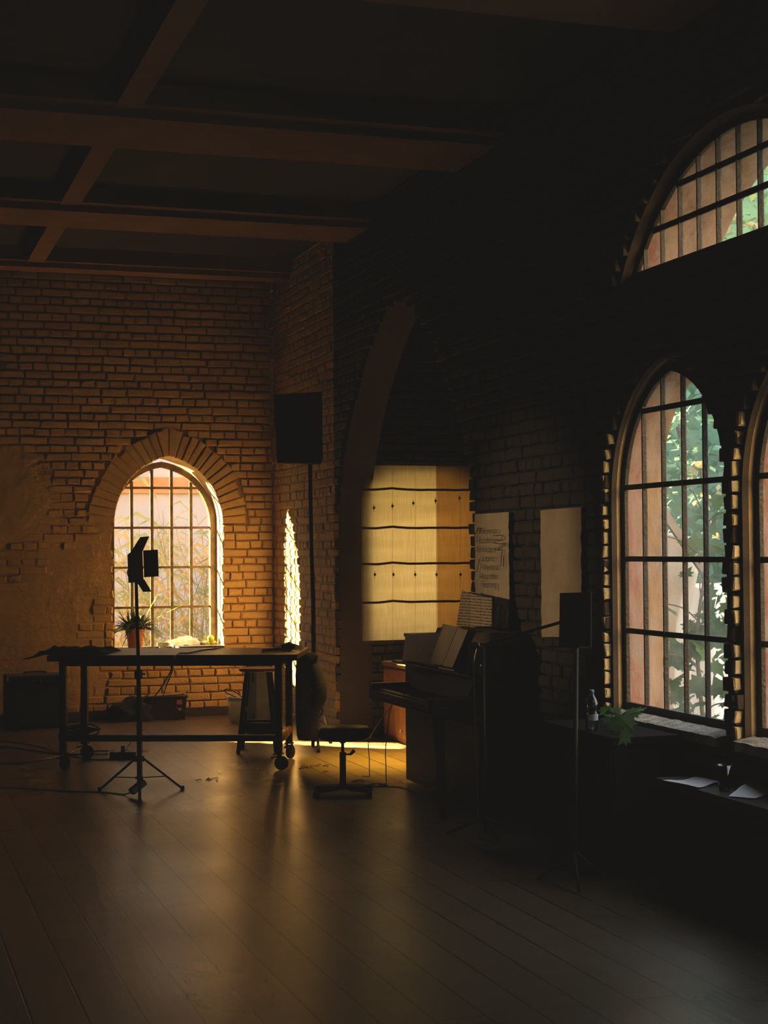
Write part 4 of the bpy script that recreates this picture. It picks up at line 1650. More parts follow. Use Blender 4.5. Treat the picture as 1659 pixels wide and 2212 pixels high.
def curtain_mat(name, base, tint2):
    mt, nt, N, L, out = nodes_of(name)
    d = N.new('ShaderNodeBsdfDiffuse')
    tl = N.new('ShaderNodeBsdfTranslucent')
    pos = N.new('ShaderNodeNewGeometry')
    mp = N.new('ShaderNodeMapping')
    mp.inputs['Scale'].default_value = (170, 1, 5)
    L.new(pos.outputs['Position'], mp.inputs[0])
    nz = N.new('ShaderNodeTexNoise')
    nz.inputs['Scale'].default_value = 1
    nz.inputs['Detail'].default_value = 3
    L.new(mp.outputs[0], nz.inputs['Vector'])
    mp2 = N.new('ShaderNodeMapping')
    mp2.inputs['Scale'].default_value = (1.5, 1, 9)
    L.new(pos.outputs['Position'], mp2.inputs[0])
    nz2 = N.new('ShaderNodeTexNoise')
    nz2.inputs['Scale'].default_value = 1
    nz2.inputs['Detail'].default_value = 3
    L.new(mp2.outputs[0], nz2.inputs['Vector'])
    ad = N.new('ShaderNodeMath')
    ad.operation = 'ADD'
    L.new(nz.outputs[0], ad.inputs[0])
    L.new(nz2.outputs[0], ad.inputs[1])
    rp = ramp_of(nt, [(.75, tint2), (1.2, base)])
    ml = N.new('ShaderNodeMath')
    ml.operation = 'MULTIPLY'
    ml.inputs[1].default_value = .5
    L.new(ad.outputs[0], ml.inputs[0])
    rp.color_ramp.elements[0].position = .38
    rp.color_ramp.elements[1].position = .62
    L.new(ml.outputs[0], rp.inputs[0])
    L.new(rp.outputs[0], d.inputs[0])
    L.new(rp.outputs[0], tl.inputs[0])
    mx = N.new('ShaderNodeMixShader')
    mx.inputs[0].default_value = .6
    L.new(d.outputs[0], mx.inputs[1])
    L.new(tl.outputs[0], mx.inputs[2])
    L.new(mx.outputs[0], out.inputs[0])
    return mt


t = thing('roman_blind', 'glowing amber roman blind with four sewn folds in the alcove window', 'curtain', (0, 0, 0))
def blind(x, z, off=0.0):
    wv = .010 * math.sin(x * 30) * .5 + .006 * noise.noise(Vector((x * 6, z * 4, 1)))
    return Vector((x, YC + wv + off, z))
w = MB()
w.grid(lambda u, v: blind(xl + (xr - xl) * u, zb_ + (zt_ - zb_) * v), 60, 40)
obj('fabric', w, curtain_mat('amber linen', (.80, .62, .30), (.62, .46, .20)), t, smooth=True)
w = MB()
w.grid(lambda u, v: blind(xf + (xr - xf) * u, zb_ + .01 + (zt_ - zb_ - .02) * v, .014), 24, 40)
obj('lining', w, curtain_mat('amber lining', (.74, .52, .22), (.66, .44, .18)), t, smooth=True)
HEM = mat('brown sewn fold', (.16, .07, .02), (.2, .09, .03), 20, .9)
for hz_ in hems[:4]:
    w = MB()
    nn_ = 48
    bump_ = onY(848, 1200, YC).x
    def hemz(x):
        s = (x - xl) / (xr - xl)
        per = (s * 5.2) % 1.0
        return hz_ + .012 * max(0, 1 - abs(x - bump_) / .14) - .004 + .003 * noise.noise(Vector((x * 9, hz_, 0)))
    up_ = [blind(xl + (xr - xl) * i / nn_, hemz(xl + (xr - xl) * i / nn_) + .010, -.004) for i in range(nn_ + 1)]
    dn_ = [blind(xl + (xr - xl) * i / nn_, hemz(xl + (xr - xl) * i / nn_) - .010, -.004) for i in range(nn_ + 1)]
    w.add(up_ + dn_, [(i, i + 1, nn_ + 2 + i, nn_ + 1 + i) for i in range(nn_)])
    obj('sewn_fold', w, HEM, t)
w = MB()
w.box(((xl + xr) / 2, YC, zb_ + .004), (xr - xl, .018, .022))
obj('bottom_bar', w, HEM, t)
for (xs_, yy) in (((808, 848, 893, 941, 993), (1097, 1093, 1087, 1082, 1076)), ((810, 850, 897, 943, 995), (1241,) * 5)):
    for x, y in zip(xs_, yy):
        p = onY(x, y, YC - .022)
        w = MB()
        w.blob(p, (.011, .010, .013), 1, .2, 8, 6)
        w.tube([p + Vector((0, .008, .03)), p + Vector((0, .008, -.03))], .002, 4)
        obj('cord_bead', w, BLACKPLAST, t)
w = MB()
for x in (848, 897, 943, 994):
    a, b = onY(x, 1010, YC - .016), onY(x, 1392, YC - .016)
    w.tube([a, b], .0012, 4)
obj('pull_cord', w, mat('tan cord', (.45, .28, .10), None, 9, .8), t)

t = thing('cupboard', 'orange brown wooden cupboard with a small knob under the amber blind', 'cupboard', (4.24, 12.30, 0))
CUPW = mat('orange brown wood', (.42, .19, .06), (.30, .13, .04), 3, .5, stretch=(6, 6, .8))
w = MB()
w.box((.34, .36, .31), (.68, .70, .62))
obj('carcass', w, CUPW, t, bevel=.005)
w = MB()
w.box((.34, .36, .635), (.72, .74, .03))
obj('top', w, CUPW, t, bevel=.004)
w = MB()
w.box((-.006, .36, .32), (.012, .64, .56))
d_ = obj('door', w, CUPW, t, bevel=.004)
w = MB()
w.lathe([(.006, 0), (.006, .012), (.012, .018), (.012, .026), (0, .030)], (-.012, .18, .11), 12, rot=Matrix.Rotation(-PI / 2, 3, 'Y'))
obj('knob', w, CHROME, d_, smooth=True)

# ------------------------------------------------------------------ piano against the window wall
PX = 3.55
t = thing('upright_piano', 'black upright piano against the dark wall with open music on it', 'piano', (PX, 8.95, 0))
L_ = 1.50
w = MB()
w.box((.145, L_ / 2, .51), (.27, L_, .98))
obj('case', w, GLOSSBLACK, t, bevel=.006)
w = MB()
w.box((.145, L_ / 2, 1.012), (.285, L_ + .01, .024))
obj('lid', w, GLOSSBLACK, t, bevel=.006)
w = MB()
q_ = [onX(869, 1428, 3.52), onX(945, 1440, 3.50), onX(952, 1366, 3.535), onX(876, 1371, 3.545)]
w.prism([p_ - Vector((PX, 8.95, 0)) for p_ in q_], (.008, 0, 0))
obj('music_desk', w, GLOSSBLACK, t)
w = MB()
w.box((-.16, L_ / 2 - .12, .635), (.34, L_ - .26, .05))
obj('key_bed', w, GLOSSBLACK, t, bevel=.004)
w = MB()
w.box((-.325, L_ / 2 - .12, .655), (.02, L_ - .36, .035))
obj('key_slip', w, mat('brown edge wood', (.07, .04, .02), None, 9, .3), t, bevel=.003)
KL = L_ - .42
w = MB()
for k in range(52):
    y = .09 + k * KL / 52
    w.box((-.235, y + KL / 104, .672), (.14, KL / 52 * .93, .018))
obj('white_keys', w, mat('aged ivory', (.06, .05, .035), None, 9, .4), t)
w = MB()
for k in range(52):
    if k % 7 in (0, 1, 3, 4, 5):
        y = .09 + (k + 1) * KL / 52
        w.box((-.20, y, .686), (.09, .010, .014))
obj('black_keys', w, BLACKPAINT, t)
for y in (.045, L_ - .29):
    w = MB()
    w.box((-.165, y, .685), (.33, .07, .06))
    obj('cheek', w, GLOSSBLACK, t, bevel=.01)
w = MB()
w.prism([(-.09, .08, .685), (-.09, L_ - .33, .685), (-.03, L_ - .33, .80), (-.03, .08, .80)], (.012, 0, .004))
obj('fallboard', w, BLACKPAINT, t)
w = MB()
w.box((-.045, L_ / 2, .835), (.09, L_ - .02, .014))
obj('music_shelf', w, GLOSSBLACK, t, bevel=.003)
w = MB()
w.box((.0, L_ / 2, .30), (.012, L_ - .16, .44))
obj('lower_panel', w, mat('brown black lacquer', (.010, .007, .005), None, 8, .4, spec=.15), t)
w = MB()
w.prism([(-.30, .02, .61), (-.24, .02, .61), (-.25, .02, .3), (-.235, .02, 0), (-.275, .02, 0), (-.285, .02, .3)], (0, .06, 0))
obj('leg', w, GLOSSBLACK, t)
for y in (.56, .65, .74):
    w = MB()
    w.prism([(.0, y - .012, .075), (-.09, y - .018, .06), (-.10, y, .058), (-.09, y + .018, .06), (.0, y + .012, .075)], (0, 0, .008))
    obj('pedal', w, mat('worn brass', (.55, .36, .14), None, 9, .3, 1.0), t)
PIANO = t

# open book leaning on the upper panel
def sheet(name, quad, m_, parent=None, bend=.012, nrm=Vector((-1, 0, 0)), nu=12, nv=12, back=0.0):
    q_ = [Vector(p) for p in quad]
    w = MB()
    def fn(u, v):
        a = q_[0].lerp(q_[1], u)
        b = q_[3].lerp(q_[2], u)
        return a.lerp(b, v) + nrm * (bend * math.sin(PI * u) + back)
    w.grid(fn, nu, nv)
    return obj(name, w, m_, parent, smooth=True)

bk = lambda x, y, X=3.505: onX(x, y, X)
t = thing('open_book', 'open book with two plain yellowed pages leaning on the piano desk', 'book', (3.50, 9.5, .85))
LC = local(t)
P4 = lambda *a: [LC(p) for p in a]
sheet('left_page', P4(onX(958, 1349, 3.545), onX(989, 1354, 3.535), onX(955, 1437, 3.475), onX(928, 1432, 3.485)), BOOKP, t, .012)
sheet('right_page', P4(onX(990, 1354, 3.535), onX(1011, 1361, 3.545), onX(977, 1442, 3.475), onX(956, 1437.5, 3.475)), BOOKP, t, .010)
sheet('cover', P4(onX(956, 1348, 3.552), onX(1013, 1360, 3.552), onX(979, 1443, 3.48), onX(926, 1433, 3.49)), BLACKPAINT, t, 0, back=-.004)

# sheet music standing on the lid
def staff_mat():
    mt, nt, N, L, out = nodes_of('printed sheet music')
    b = N.new('ShaderNodeBsdfPrincipled')
    b.inputs['Roughness'].default_value = .85
    uv = N.new('ShaderNodeTexCoord')
    sp_ = N.new('ShaderNodeSeparateXYZ')
    L.new(uv.outputs['Object'], sp_.inputs[0])
    m1 = N.new('ShaderNodeMath')
    m1.operation = 'MULTIPLY'
    m1.inputs[1].default_value = 1 / .0185
    L.new(sp_.outputs['Z'], m1.inputs[0])
    fr = N.new('ShaderNodeMath')
    fr.operation = 'FRACT'
    L.new(m1.outputs[0], fr.inputs[0])
    lt = N.new('ShaderNodeMath')
    lt.operation = 'LESS_THAN'
    lt.inputs[1].default_value = .42
    L.new(fr.outputs[0], lt.inputs[0])
    mp = N.new('ShaderNodeMapping')
    mp.inputs['Scale'].default_value = (1, 130, 55)
    L.new(uv.outputs['Object'], mp.inputs[0])
    nz = N.new('ShaderNodeTexNoise')
    nz.inputs['Scale'].default_value = 1
    nz.inputs['Detail'].default_value = 2
    L.new(mp.outputs[0], nz.inputs['Vector'])
    gt = N.new('ShaderNodeMapRange')
    gt.inputs['From Min'].default_value = .36
    gt.inputs['From Max'].default_value = .52
    L.new(nz.outputs[0], gt.inputs['Value'])
    mu = N.new('ShaderNodeMath')
    mu.operation = 'MULTIPLY'
    L.new(lt.outputs[0], mu.inputs[0])
    L.new(gt.outputs[0], mu.inputs[1])
    mx = N.new('ShaderNodeMix')
    mx.data_type = 'RGBA'
    L.new(mu.outputs[0], mx.inputs[0])
    mx.inputs[6].default_value = (.72, .50, .28, 1)
    mx.inputs[7].default_value = (.09, .06, .04, 1)
    L.new(mx.outputs[2], b.inputs['Base Color'])
    L.new(b.outputs[0], out.inputs[0])
    return mt
STAFF = staff_mat()
t = thing('sheet_music', 'three printed sheet music pages standing on the piano lid', 'sheet music', (3.70, 9.6, 1.09))
LC = local(t)
XS = 3.70
sheet('music_page', P4(onX(998, 1274, XS + .02), onX(1014.5, 1279, XS + .03), onX(1014, 1353, XS), onX(986, 1351, XS - .03)), STAFF, t, .006)
sheet('music_page', P4(onX(1015, 1281, XS + .03), onX(1039, 1287, XS + .03), onX(1038, 1353, XS), onX(1014.5, 1354, XS)), STAFF, t, .012)
sheet('music_page', P4(onX(1039.5, 1287, XS + .03), onX(1063, 1291, XS + .03), onX(1062, 1352, XS), onX(1038.5, 1353, XS)), STAFF, t, .010)
sheet('dark_folder', P4(onX(1012, 1278, XS + .05), onX(1069, 1290, XS + .05), onX(1063, 1354, XS + .02), onX(1012, 1354, XS + .02)), BLACKPAINT, t, 0)
# brownish cloth cover on the lid
w = MB()
w.grid(lambda u, v: Vector((3.57 + .26 * u, 8.98 + .95 * v, (1.026 if u < .01 or v < .01 or u > .99 or v > .99 else 1.088) + .006 * noise.noise(Vector((u * 5, v * 9, 2))))), 10, 24)
tag(obj('lid_cloth', w, mat('brown felt cover', (.15, .10, .055), (.10, .065, .035), 8, .95), smooth=True), 'thin brown felt cover spread on the piano lid', 'cloth')
# small papers on the music shelf
w = MB()
w.box((3.50, 10.12, .846), (.06, .22, .003), (0, .05, .1))
w.box((3.51, 10.0, .850), (.05, .18, .003), (0, .05, -.12))
tag(obj('note_papers', w, mat('brown note paper', (.42, .24, .10), (.3, .16, .07), 8, .8)), 'few brown note papers on the piano music shelf', 'paper')
w = MB()
w.tube([(3.49, 9.30, .848), (3.49, 9.58, .848)], .005, 8)
tag(obj('pencil', w, mat('pale pencil wood', (.62, .40, .22), None, 9, .5), smooth=True), 'pale pencil lying on the shelf under the open book', 'pencil')

# microphone stand with boom
pb_ = onX(1045, 1405, 3.30)
bs = Vector((3.30, pb_.y, 0))
t = thing('microphone_stand', 'black boom stand reaching across the plain paper poster', 'microphone stand', bs)
LC = local(t)
elbow = LC(onX(1043, 1393, 3.30))
tip = LC(onX(1212, 1344, 3.42))
w = MB()
w.tube([(0, 0, .02), (elbow.x, elbow.y, elbow.z)], .010, 10)
obj('pole', w, BLACKSTEEL, t, smooth=True)
w = MB()
w.tube([elbow + (elbow - tip) * .12, tip], .0085, 10)
obj('boom', w, BLACKSTEEL, t, smooth=True)
w = MB()
w.tube([elbow + Vector((-.02, 0, 0)), elbow + Vector((.02, 0, 0))], .012, 10)
w.tube([elbow + Vector((-.012, 0, -.115)), elbow + Vector((.012, 0, -.12))], .008, 10)
obj('clutch', w, CHROME, t, smooth=True)
for k in range(3):
    a_ = k * 2.09 + .5
    w = MB()
    w.tube([(0, 0, .10), (.22 * math.cos(a_), .22 * math.sin(a_), .012)], .009, 8)
    obj('leg', w, BLACKSTEEL, t, smooth=True)
w = MB()
rd = [onX(1029, 1397, 3.36), onX(1017, 1472, 3.36)]
w.tube([rd[0], rd[0].lerp(rd[1], .5), Vector((rd[1].x - .06, rd[1].y - .25, .004))], .0035, 8)
o = tag(obj('metal_rod', w, mat('dull steel', (.62, .52, .40), None, 9, .25, .9), smooth=True), 'thin shiny rod leaning against the piano front', 'rod')

# music stand with desk before the plain poster
XM = 3.22
pm = onX(1236, 1390, XM)
t = thing('music_stand', 'black music stand with a solid desk in front of the plain paper poster', 'music stand', (pm.x, pm.y, 0))
LC = local(t)
w = MB()
q_ = [LC(onX(1209, 1281, XM + .03)), LC(onX(1275, 1279, XM + .03)), LC(onX(1275, 1398, XM - .02)), LC(onX(1207, 1396, XM - .02))]
w.prism(q_, (.008, 0, 0))
dk = obj('desk', w, BLACKPAINT, t, bevel=.002)
w = MB()
w.bar(q_[3] + Vector((-.03, 0, 0)), q_[2] + Vector((-.03, 0, 0)), .06, .006, up=(0, 0, 1))
obj('lip', w, BLACKPAINT, dk)
w = MB()
w.tube([(0, 0, .03), (0.02, 0, 1.14)], .011, 10)
obj('pole', w, BLACKSTEEL, t, smooth=True)
for k in range(3):
    a_ = k * 2.09 + .2
    w = MB()
    w.tube([(0, 0, .16), (.19 * math.cos(a_), .19 * math.sin(a_), .012)], .008, 8)
    obj('leg', w, BLACKSTEEL, t, smooth=True)

# cables hanging from the key bed to a tangle on the floor
for x, ya_, yb_, lab in ((834, 1545, 1692, 'thin black cable hanging in front of the cupboard side'), (798, 1585, 1676, 'thin black cable hanging nearer the crank stool pole')):
    a = onZ(x, yb_, .004)
    dep = a.dot(Vector((math.sin(TH), math.cos(TH), 0)))
    tp = Vector((a.x, a.y, atD(x - 2, ya_, dep).z))
    bedp = Vector((max(a.x, 3.23), max(8.98 + .04, min(a.y, 10.15)), .612))
    cable('cable', [bedp, tp.lerp(bedp, .4) + Vector((0, 0, .0)), a + Vector((0, 0, .25)), a + Vector((0, 0, .12)), a + Vector((0, 0, .03)), a, a + Vector((-.03, -.01, 0)), a + Vector((-.05, .02, 0))], .003, CABLEM, lab)
w = MB()
rg = random.Random(21)
for (x, y, s) in ((775, 1688, 14), (812, 1697, 20), (795, 1700, 14)):
    c_ = onZ(x, y, .005)
    r_ = s * 10.8 / 3456
    w.tube(smooth_path([c_ + Vector((r_ * math.cos(a_) * rg.uniform(.7, 1.3), r_ * .9 * math.sin(a_) * rg.uniform(.6, 1.3), .003 * (a_ % 2))) for a_ in [i * .8 for i in range(14)]], 3), .0035, 5)
w.tube(smooth_path([onZ(790, 1700, .004), onZ(830, 1699, .004), onZ(866, 1701, .004), onZ(900, 1712, .004)]), .0035, 5)
tag(obj('cable_coil', w, CABLEM, smooth=True), 'thin tangled cable on the glowing boards beside the piano', 'cable')
# bits of dry litter on the floor
w = MB()
rg = random.Random(8)
for (x0_, x1_, y0_, y1_, n_) in ((645, 676, 1656, 1661, 10), (668, 690, 1652, 1656, 5), (688, 706, 1652, 1659, 5), (700, 716, 1665, 1668, 2), (420, 470, 1682, 1690, 8)):
    for k in range(n_):
        c_ = onZ(rg.uniform(x0_, x1_), rg.uniform(y0_, y1_), .004)
        a_ = rg.uniform(0, 3)
        d_ = Vector((math.cos(a_), math.sin(a_), 0)) * rg.uniform(.012, .03)
        w.tube(smooth_path([c_ - d_, c_ + Vector((.004, .004, .006)), c_ + d_ * rg.uniform(.4, 1)], 3), .0028, 4)
o = tag(obj('floor_litter', w, mat('dry dark litter', (.05, .03, .015), (.10, .06, .03), 60, .8)), 'scatter of dry dark scraps on the boards near the bench wheels', 'litter')
o['kind'] = 'stuff'
c_ = onZ(895, 1682, .006)
w = MB()
w.prism([c_ + Vector((-.05, .03, 0)), c_ + Vector((-.02, .045, .02)), c_ + Vector((.06, -.02, .012)), c_ + Vector((.03, -.04, 0))], (0, 0, .003))
tag(obj('paper_scrap', w, mat('amber scrap', (.5, .33, .14), None, 9, .7)), 'small folded paper scrap on the dark floor beside the piano foot', 'paper')

# ------------------------------------------------------------------ posters
def poster(name, tl, tr, br, bl, m_, label, seed, curl=0.0, X=None):
    X = X or (X0 - .016)
    a, b, c, d = (onX(*p, X) for p in (tl, tr, br, bl))
    t = thing(name, label, 'poster', (X, (a.y + b.y) / 2, (a.z + d.z) / 2))
    LC = local(t)
    w = MB()
    def fn(u, v):
        p = a.lerp(b, u).lerp(d.lerp(c, u), v)
        n1 = noise.noise(Vector((u * 3, v * 6, seed))) * .010 + noise.noise(Vector((u * 8, v * 12, seed + 5))) * .006
        if v > .55:
            n1 += .009 * math.sin(u * 22 + v * 9) * (v - .55) * 1.6
        n1 += .006 * math.sin(u * 9.5) * max(0, .18 - v) / .18
        n1 -= curl * max(0, u - .72) * max(0, v - .45) * 2
        return LC(p + Vector((-.012 - abs(n1), 0, 0)))
    w.grid(fn, 44, 60)
    obj('paper', w, m_, t, smooth=True)
    return t, a, b, c, d, LC


t, a, b, c, d, LC = poster('hanging_poster', (1029.5, 1111), (1103, 1106), (1105, 1358), (1031, 1352), KRAFT,
                           'yellowed handwritten poster above the piano listing workshop words', 3)
bpy.context.view_layer.update()
lines = [('Performance', .34, .155, .045), ('Residencies', .30, .235, .052), ('Workshops', .25, .315, .052), ('Lectures', .34, .395, .052),
         ('Alenyenaca', .40, .470, .048), ('Anapproma', .35, .550, .050), ('Foremerg', .38, .625, .052)]
wmb = MB()
for i, (txt, uc, vc, hh) in enumerate(lines):
    cu = bpy.data.curves.new('line', 'FONT')
    cu.body = txt
    cu.size = 1
    cu.align_x = 'CENTER'
    cu.resolution_u = 2
    cu.shear = .12
    cu.offset = -.014
    to = bpy.data.objects.new('line', cu)
    COL.objects.link(to)
    bpy.context.view_layer.update()
    me = to.evaluated_get(bpy.context.evaluated_depsgraph_get()).to_mesh()
    wid = max(v.co.x for v in me.vertices) - min(v.co.x for v in me.vertices)
    tw = (.62, .56, .52, .40, .50, .52, .46)[i]
    sx = tw / wid
    vs = []
    for v in me.vertices:
        u = uc + .10 + v.co.x * sx
        vv = vc - (v.co.y - .3) * hh * 1.75
        p = a.lerp(b, u).lerp(d.lerp(c, u), vv)
        vs.append(LC(p + Vector((-.031, 0, 0))))
    wmb.add(vs, [list(p.vertices) for p in me.polygons])
    to.to_mesh_clear()
    bpy.data.objects.remove(to)
    bpy.data.curves.remove(cu)
def stroke(pts):
    wmb.tube(smooth_path([LC(a.lerp(b, u).lerp(d.lerp(c, u), v) + Vector((-.031, 0, 0))) for u, v in pts], 5), .0022, 4)
stroke([(.03, .21), (.12, .165), (.21, .125), (.27, .135), (.24, .17)])
stroke([(.62, .20), (.80, .195), (.90, .21), (.84, .235), (.70, .24)])
stroke([(.64, .262), (.82, .272), (.97, .262)])
stroke([(.99, .275), (.80, .30), (.66, .322), (.88, .324), (.86, .38), (.84, .46)])
stroke([(.22, .40), (.17, .46), (.13, .52)])
stroke([(.93, .37), (.92, .42), (.92, .47)])
obj('handwriting', wmb, INK, t)
w = MB()
w.grid(lambda u, v: LC(a.lerp(b, .52 + .36 * u).lerp(d.lerp(c, .5), .83 + .10 * v) + Vector((-.032, 0, .01 * math.sin(u * 3)))), 6, 4)
poster('hanging_poster', (1171.5, 1102), (1260, 1095), (1262, 1376), (1175, 1376), mat('plain kraft paper', (.84, .63, .38), (.66, .47, .26), 3.2, .6, bump=.4, bscale=6),
       'plain yellowed paper poster behind the black music stand', 9, curl=.0)

# ------------------------------------------------------------------ table below the lancet windows and what lies on it
TZ = .50
fa, fb = onZ(1477, 1701, TZ), onZ(1659, 1745, TZ)
MATTE = mat('matt dark board', (.005, .005, .005), (.008, .0075, .007), 4, .9, spec=.05)
fx = (fa.x + fb.x) / 2
t = thing('low_bench', 'long low dark bench under the lancet windows with papers on it', 'bench', ((fx + 3.83) / 2, 5.55, 0))
bw = 3.83 - fx
w = MB()
w.box((0, 0, TZ - .02), (bw, 2.7, .04))
obj('bench_top', w, mat('bench board', (.014, .014, .014), (.02, .02, .02), 4, .6, spec=.3), t, bevel=.004)
for sx in (-1, 1):
    for sy in (-1.28, 1.28):
        w = MB()
        w.box((sx * (bw / 2 - .04), sy, TZ / 2 - .02), (.05, .05, TZ - .04))
        obj('leg', w, MATTE, t, bevel=.004)
KZ = .68
t = thing('low_cabinet', 'low dark cabinet in the gloom beside the lancet window with a bottle on it', 'cabinet', (3.645, 7.46, 0))
w = MB()
w.box((0, 0, .35), (.35, .80, .58))
w.box((.01, 0, .03), (.30, .74, .06))
obj('carcass', w, MATTE, t, bevel=.004)
w = MB()
w.box((0, 0, KZ - .02), (.385, .84, .04))
obj('top', w, MATTE, t, bevel=.004)
for sy in (-1, 1):
    w = MB()
    w.box((-.181, sy * .20, .35), (.014, .385, .54))
    dd = obj('door', w, MATTE, t, bevel=.003)
    w = MB()
    w.bar((-.196, sy * .04, .32), (-.196, sy * .04, .42), .012, .012)
    obj('handle', w, BLACKSTEEL, dd)

bp_ = onZ(1278, 1579, KZ)
t = thing('water_bottle', 'clear plastic water bottle with a blue cap on the low dark cabinet', 'bottle', bp_)
sB = (bp_ - CAM).length / 3456
hB = 86 * sB
def clear(name, tint, rough=.03, g=.22):
    mt, nt, N, L, out = nodes_of(name)
    tp = N.new('ShaderNodeBsdfTransparent')
    tp.inputs[0].default_value = (*tint, 1)
    gl = N.new('ShaderNodeBsdfGlossy')
    gl.inputs['Roughness'].default_value = rough
    fr = N.new('ShaderNodeFresnel')
    fr.inputs[0].default_value = 1.5
    ma = N.new('ShaderNodeMath')
    ma.operation = 'MULTIPLY_ADD'
    ma.inputs[1].default_value = 1.1
    ma.inputs[2].default_value = g * .2
    L.new(fr.outputs[0], ma.inputs[0])
    mx = N.new('ShaderNodeMixShader')
    L.new(ma.outputs[0], mx.inputs[0])
    L.new(tp.outputs[0], mx.inputs[1])
    L.new(gl.outputs[0], mx.inputs[2])
    L.new(mx.outputs[0], out.inputs[0])
    return mt
CLEAR = clear('clear plastic', (.93, .95, .97))
w = MB()
w.lathe([(0, .004), (.024, 0), (.031, .006), (.0325, .02), (.031, .05), (.0325, .055), (.0325, .085), (.027, .105), (.0315, .125), (.031, .14), (.024, .162), (.014, .178), (.0125, .19)], (0, 0, 0), 28)
obj('bottle_body', w, CLEAR, t, smooth=True)
w = MB()
w.lathe([(0, .008), (.028, .008), (.0295, .02), (.0285, .05), (.0295, .075), (0, .0752)], (0, 0, 0), 24)
obj('water', w, clear('still water', (.85, .9, .94), .02), t, smooth=True)
w = MB()
w.lathe([(.0145, .186), (.0145, .204), (.012, .207), (0, .207)], (0, 0, 0), 20)
obj('cap', w, mat('pale blue cap', (.20, .38, .66), None, 9, .4), t, smooth=True)
w = MB()
a0_ = -1.1
ang = [a0_ - 1.6 + 2.2 * i / 14 for i in range(15)]
w.add([(.0332 * math.cos(q), .0332 * math.sin(q), .055) for q in ang] + [(.0332 * math.cos(q), .0332 * math.sin(q), .086) for q in ang], [(i, i + 1, 16 + i, 15 + i) for i in range(14)])
obj('paper_label', w, mat('blue bottle label', (.36, .50, .68), (.62, .68, .76), 60, .5), t, recalc=False)

# leafy cutting lying by the sill
lc = onZ(1345, 1562, KZ)
t = thing('leafy_cutting', 'drooping green leafy cutting lying on the low cabinet at the foot of the lancet window', 'leaves', lc)
LC = local(t)
w = MB()
w.tube(smooth_path([LC(onX(1312, 1535, 3.70)), LC(onX(1335, 1545, 3.68)), LC(onX(1350, 1552, 3.68)), LC(onX(1372, 1538, 3.74)), LC(onX(1390, 1534, 3.79))]), .004, 6)
obj('stem', w, mat('green stem', (.08, .13, .04), None, 9, .6), t, smooth=True)
LEAFC = mat('cut leaf green', (.07, .15, .045), (.11, .21, .07), 25, .45, trans=.25)
for (x, y, X, s, nx, ny, nz_, sp_) in ((1308, 1533, 3.72, .09, -.5, -.5, .7, 1.0), (1322, 1538, 3.70, .12, -.6, -.3, .8, 2.2), (1334, 1562, 3.62, .15, -.9, -.5, .5, .4), (1350, 1560, 3.60, .14, -.5, -.9, .5, 3.0),
                                 (1366, 1537, 3.76, .11, -.4, -.4, .9, 4.0), (1382, 1534, 3.78, .09, -.5, .2, .8, 5.0), (1318, 1550, 3.66, .11, -.3, -.4, 1, 2.6), (1356, 1545, 3.68, .12, -.6, -.2, .9, 3.4), (1348, 1590, 3.26, .10, -1, -.3, .3, 3.4)):
    w = MB()
    p = onX(x, y, X)
    p.z = max(p.z, KZ + .03) if X > 3.4 else p.z
    maple_leaf(w, LC(p), s, Vector((nx, ny, nz_)), sp_, rng)
    obj('leaf', w, LEAFC, t, recalc=False)

def floppy(name, quad, m_, label, cat, seed, lift, edge_fn=None):
    q_ = [onZ(*p, TZ + .004) for p in quad]
    w = MB()
    def fn(u, v):
        p = q_[0].lerp(q_[1], u).lerp(q_[3].lerp(q_[2], u), v)
        return p + Vector((0, 0, lift(u, v)))
    w.grid(fn, 20, 14)
    return tag(obj(name, w, m_, smooth=True), label, cat)
COOLP = mat('cool white paper', (.82, .86, .93), (.74, .78, .86), 12, .75)
floppy('paper_sheet', ((1432, 1693), (1502, 1680), (1558, 1690), (1508, 1703)), COOLP, 'white sheet of paper lying flat on the low dark bench', 'paper', 1,
       lambda u, v: .012 * max(0, 1 - u * 2.5) * (1 - v) + .003 * math.sin(u * 7 + v * 3) + .004)
floppy('curled_paper', ((1574, 1721), (1625, 1700), (1700, 1700), (1632, 1726)), COOLP, 'curled white paper on the bench beyond the drinking glass', 'paper', 2,
       lambda u, v: .05 * max(0, u - .3) * (1 - v) + .012 * (1 - v) * abs(math.sin(u * 4)) + .003)
gp = onZ(1565, 1708, TZ)
t = thing('drinking_glass', 'empty drinking glass standing between the two white papers', 'glass', gp)
w = MB()
w.lathe([(0, 0), (.022, 0), (.024, .004), (.037, .115), (.0352, .115), (.0225, .008), (0, .007)], (0, 0, 0), 30)
obj('glass_body', w, clear('clear glass', (.9, .92, .94), .02, .4), t, smooth=True)
w = MB()
ang = [i / 30 * 2 * PI for i in range(31)]
w.tube([(.0362 * math.cos(q), .0362 * math.sin(q), .115) for q in ang], .0011, 5, cap=False)
obj('rim', w, clear('glass rim', (.9, .92, .94), .02, 2.0), t, smooth=True)
SKY, SUN, CURT, STRIP, GLOW, SPOT = 3.0, 90.0, 20.0, 9.0, 27.0, 400.0

